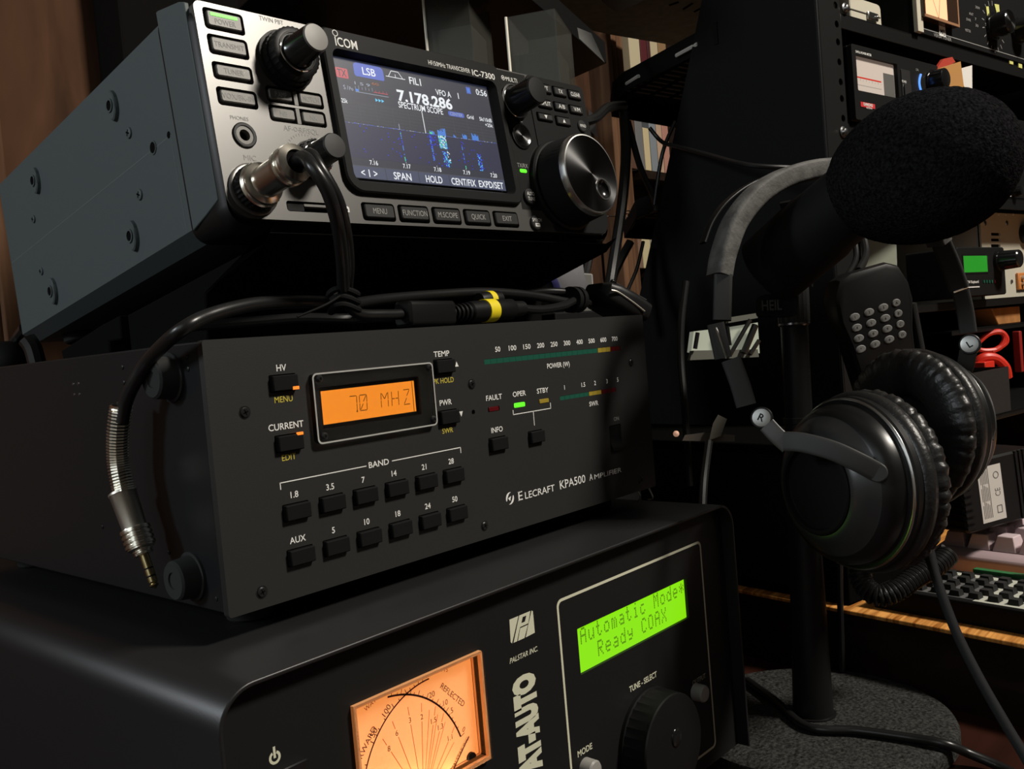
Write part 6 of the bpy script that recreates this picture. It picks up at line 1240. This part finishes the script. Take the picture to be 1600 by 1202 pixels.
for (u0, u1, h, col, lab) in ((984.5, 994, 140, (.16, .09, .055), 'brown book on the bottom bookcase shelf'), (994.5, 1004, 130, (.20, .12, .08), 'tan book on the bottom bookcase shelf'), (1004.5, 1018, 125, (.58, .50, .30), 'tall cream book on the bottom bookcase shelf'), (1018.5, 1030, 90, (.40, .36, .30), 'short pale book on the bottom bookcase shelf')):
    book(u0, u1, zC, h, col, lab, 400)
# black wall shelf and clear organizer boxes behind the transceiver
def slab(pts, z0, z1, nm, m_, label, cat, base=None):
    cx = sum(p.x for p in pts)/len(pts); cy = sum(p.y for p in pts)/len(pts); t = thing(nm, label, cat, (cx, cy, z0)); b = MB(); b.loft([[Vector((p.x, p.y, z)) for p in pts] for z in (z0, z1)]); b.build('board', m_, t, world=True, bevel=.8); return t
zb_ = 420; P = [at_z(834, 3, zb_), at_z(948, 99, zb_), at_z(878, 130, zb_)]; pa_, pb_ = P[0] + (P[0]-P[1])*1.2, (P[2]-P[1])*3.2; P = [pa_, P[1], P[1] + pb_, pa_ + pb_]
slab(P, zb_, zb_+26, 'wall_shelf', M['blk'], 'black wall shelf jutting out above the clear organizer boxes', 'shelf')
P = [at_d(902, 43, 900), at_d(924, 52, 900), at_d(945, 98, 880), at_d(905, 60, 880)]; b = MB(); b.loft([P, [p + ray(920, 60)*8 for p in P]]); o = tag(b.build('grey_board', mat('grey_board', (.13, .13, .125), .8), smooth=0), 'grey board standing behind the black wall shelf', 'board'); place_at(o, tuple(at_d(920, 80, 895)))
def organizer(px_edge, px_r, dep, label, hgt):
    p0 = at_d(*px_edge, dep); pr = at_d(*px_r, dep-10); d = Vector((pr.x-p0.x, pr.y-p0.y, 0)); L = d.length; d.normalize(); n = Vector((-d.y, d.x, 0))
    if n.y < 0: n = -n
    t = thing('organizer_box', label, 'box', (p0.x, p0.y, p0.z-hgt), None, 'clear organizer boxes'); A_ = M['smoke']
    def q(a, c, z): v = p0 + d*a + n*c; return Vector((v.x, v.y, z))
    z0, z1 = p0.z-hgt, p0.z
    for nm, (a0_, a1_, c0_, c1_) in dict(front_wall=(0, L, 0, 1.5), back_wall=(0, L, 70, 71.5), left_wall=(0, 1.5, 1.6, 69.9), right_wall=(L-1.5, L, 1.6, 69.9)).items():
        b = MB(); b.loft([[q(a0_, c0_, z), q(a1_, c0_, z), q(a1_, c1_, z), q(a0_, c1_, z)] for z in (z0, z1)]); b.build(nm, A_, t, world=True, smooth=0)
    b = MB(); b.tube([q(-.3, -.3, z0+(z1-z0)*.1), q(-.3, -.3, z1)], 1.3, 6, 0, 0); b.build('bright_edge', M['shine'], t, world=True, label='highlight on the front corner edge, painted pale')
    b = MB(); b.loft([[q(2, 10, z), q(L-3, 10, z), q(L-3, 60, z), q(2, 60, z)] for z in (z0+3, z0+(z1-z0)*.72)]); b.build('contents', mat('grey_contents', (.05, .05, .046), .7) if 'grey_contents' not in bpy.data.materials else bpy.data.materials['grey_contents'], t, world=True)
M['shine'] = mat('pale_edge_highlight', (.85, .80, .66), .5)  # pale colour stands in for light caught on the box edges
M['smoke'] = mat('smoky_clear_plastic', (.085, .085, .07), .25, spec=.3, alpha=.30)
organizer((661, -8), (735, 30), 850, 'clear box with a bright corner edge nearer the screen, behind the transceiver', 110)
organizer((791, 27), (872, 80), 800, 'clear box with a bright corner edge below the black wall shelf', 110)
# small unseen shelf, added to carry the boxes
za = at_d(791, 27, 800).z - 110; p_ = at_d(791, 27, 800); 
slab([Vector((p_.x-120, p_.y-6, 0)), Vector((p_.x+28, p_.y-38, 0)), Vector((p_.x+60, p_.y+60, 0)), Vector((p_.x-90, p_.y+150, 0))], za-14, za-.2, 'added_box_shelf', M['blk'], 'low black shelf hidden behind the transceiver under the clear boxes', 'shelf')
# beige board overhead, with a black corner
zc = 565; P = [at_z(u, v, zc) for u, v in ((860, 3), (868, 34), (900, 43), (957, 55), (1057, 72), (1097, 50), (1108, 3))]; P = P[:1] + P[1:] + [P[-1] + (P[-1]-P[-2])*1.5, P[0] + (P[-1]-P[-2])*1.5]
slab(P, zc, zc+16, 'overhead_board', M['beige'], 'beige board overhead with black slots, at the top of the photo', 'board')
P = [at_z(u, v, zc-22) for u, v in ((940, 2), (962, 20), (1005, 2))]; P = P + [P[2] + Vector((-30, -90, 0)), P[0] + Vector((-60, -80, 0))]
slab(P, zc-22, zc-10, 'dark_bracket', M['blk'], 'black bracket under the beige overhead board', 'bracket')
b = MB(); P = []
for k, (u0, v0, u1, v1) in enumerate(((1046, 8, 1060, 3), (1068, 14, 1082, 5), (1085, 18, 1100, 10))):
    p, q = at_z(u0, v0, zc-.4), at_z(u1, v1, zc-.4); b.tube([p, q], 1.6, 6, 0, 0)
o = b.build('vent_slots', M['hole'], bpy.data.objects['overhead_board'], world=True)
# grey bag and white block behind the amplifier
b = MB(); c_ = at_d(853, 440, 660); b.ball(c_, (34, 26, 24), 0, 12); rn = random.Random(4); b.v = [v + Vector((rn.uniform(-2, 2), rn.uniform(-2, 2), rn.uniform(-2, 2))) for v in b.v]
bg = thing('cloth_bag', 'light grey bag with a blue strap behind the right end of the amplifier', 'bag', tuple(c_ - Vector((0, 0, 24)))); b.build('bag', mat('grey_cloth', (.14, .14, .15), .9), bg, world=True, smooth=60)
b = MB(); b.ribbon([at_d(838, 428, 632), at_d(852, 430, 630), at_d(866, 440, 632), at_d(872, 462, 634)], RC @ Vector((0, .3, 1)), 3, 5, 0, 5); b.build('strap', mat('blue_strap', (.015, .015, .10), .7), bg, world=True)
b = MB(); P = [at_d(u, v, 690) for u, v in ((872, 424), (926, 428), (930, 491), (872, 493))]; b.loft([P, [p + ray(900, 450)*40 for p in P]]); o = tag(b.build('white_block', mat('off_white_card', (.23, .23, .215), .8), bevel=1), 'off-white block behind the strapped cable bundle', 'box'); place_at(o, tuple(at_d(900, 492, 690)))
bt = c_.z - 24.2; q_ = at_d(866, 500, 680)
sb_ = thing('added_bag_support', 'dark storage box behind the amplifier under the grey bag', 'box', (q_.x, q_.y, DZ)); b = MB((0, 0, 0)); b.box(-58, 26, -48, 48, 0, bt - DZ, 0, 2); b.build('support_body', M['blk_matte'], sb_); b = MB(); b.box(-59.5, 27.5, -49.5, 49.5, bt - DZ - 30, bt - DZ - .3); b.build('lid', M['blk_matte'], sb_, bevel=1)  # unseen box, added only to hold up the bag and white block
b = MB(); P = [at_d(u, v, 900) for u, v in ((919, 170), (929, 180), (934, 215), (922, 205))]; b.loft([P, [p + ray(925, 190)*15 for p in P]]); o = tag(b.build('pale_bottle', mat('pale_grey_plastic', (.22, .22, .23), .6), smooth=0), 'pale grey sliver of a container right of the transceiver', 'container'); place_at(o, tuple(at_d(925, 215, 900)))
# dark clutter at the lower left behind the amplifier
b = MB(); c_ = at_d(9, 566, 560); b.ball(c_, (14, 18, 13), 0, 12); o = tag(b.build('dark_plug', M['blk_matte'], smooth=60), 'dark rounded plug at the far left behind the amplifier', 'plug'); place_at(o, tuple(c_))
cab([at_d(18, 545, 560), at_d(30, 525, 560), at_d(40, 512, 520)], 3.4, 'short cable rising from the dark plug at the far left')
cab([at_d(42, 530, 440), at_d(52, 545, 440), at_d(60, 575, 440)], 4.2, 'dark cable hanging behind the rear left corner of the transceiver')
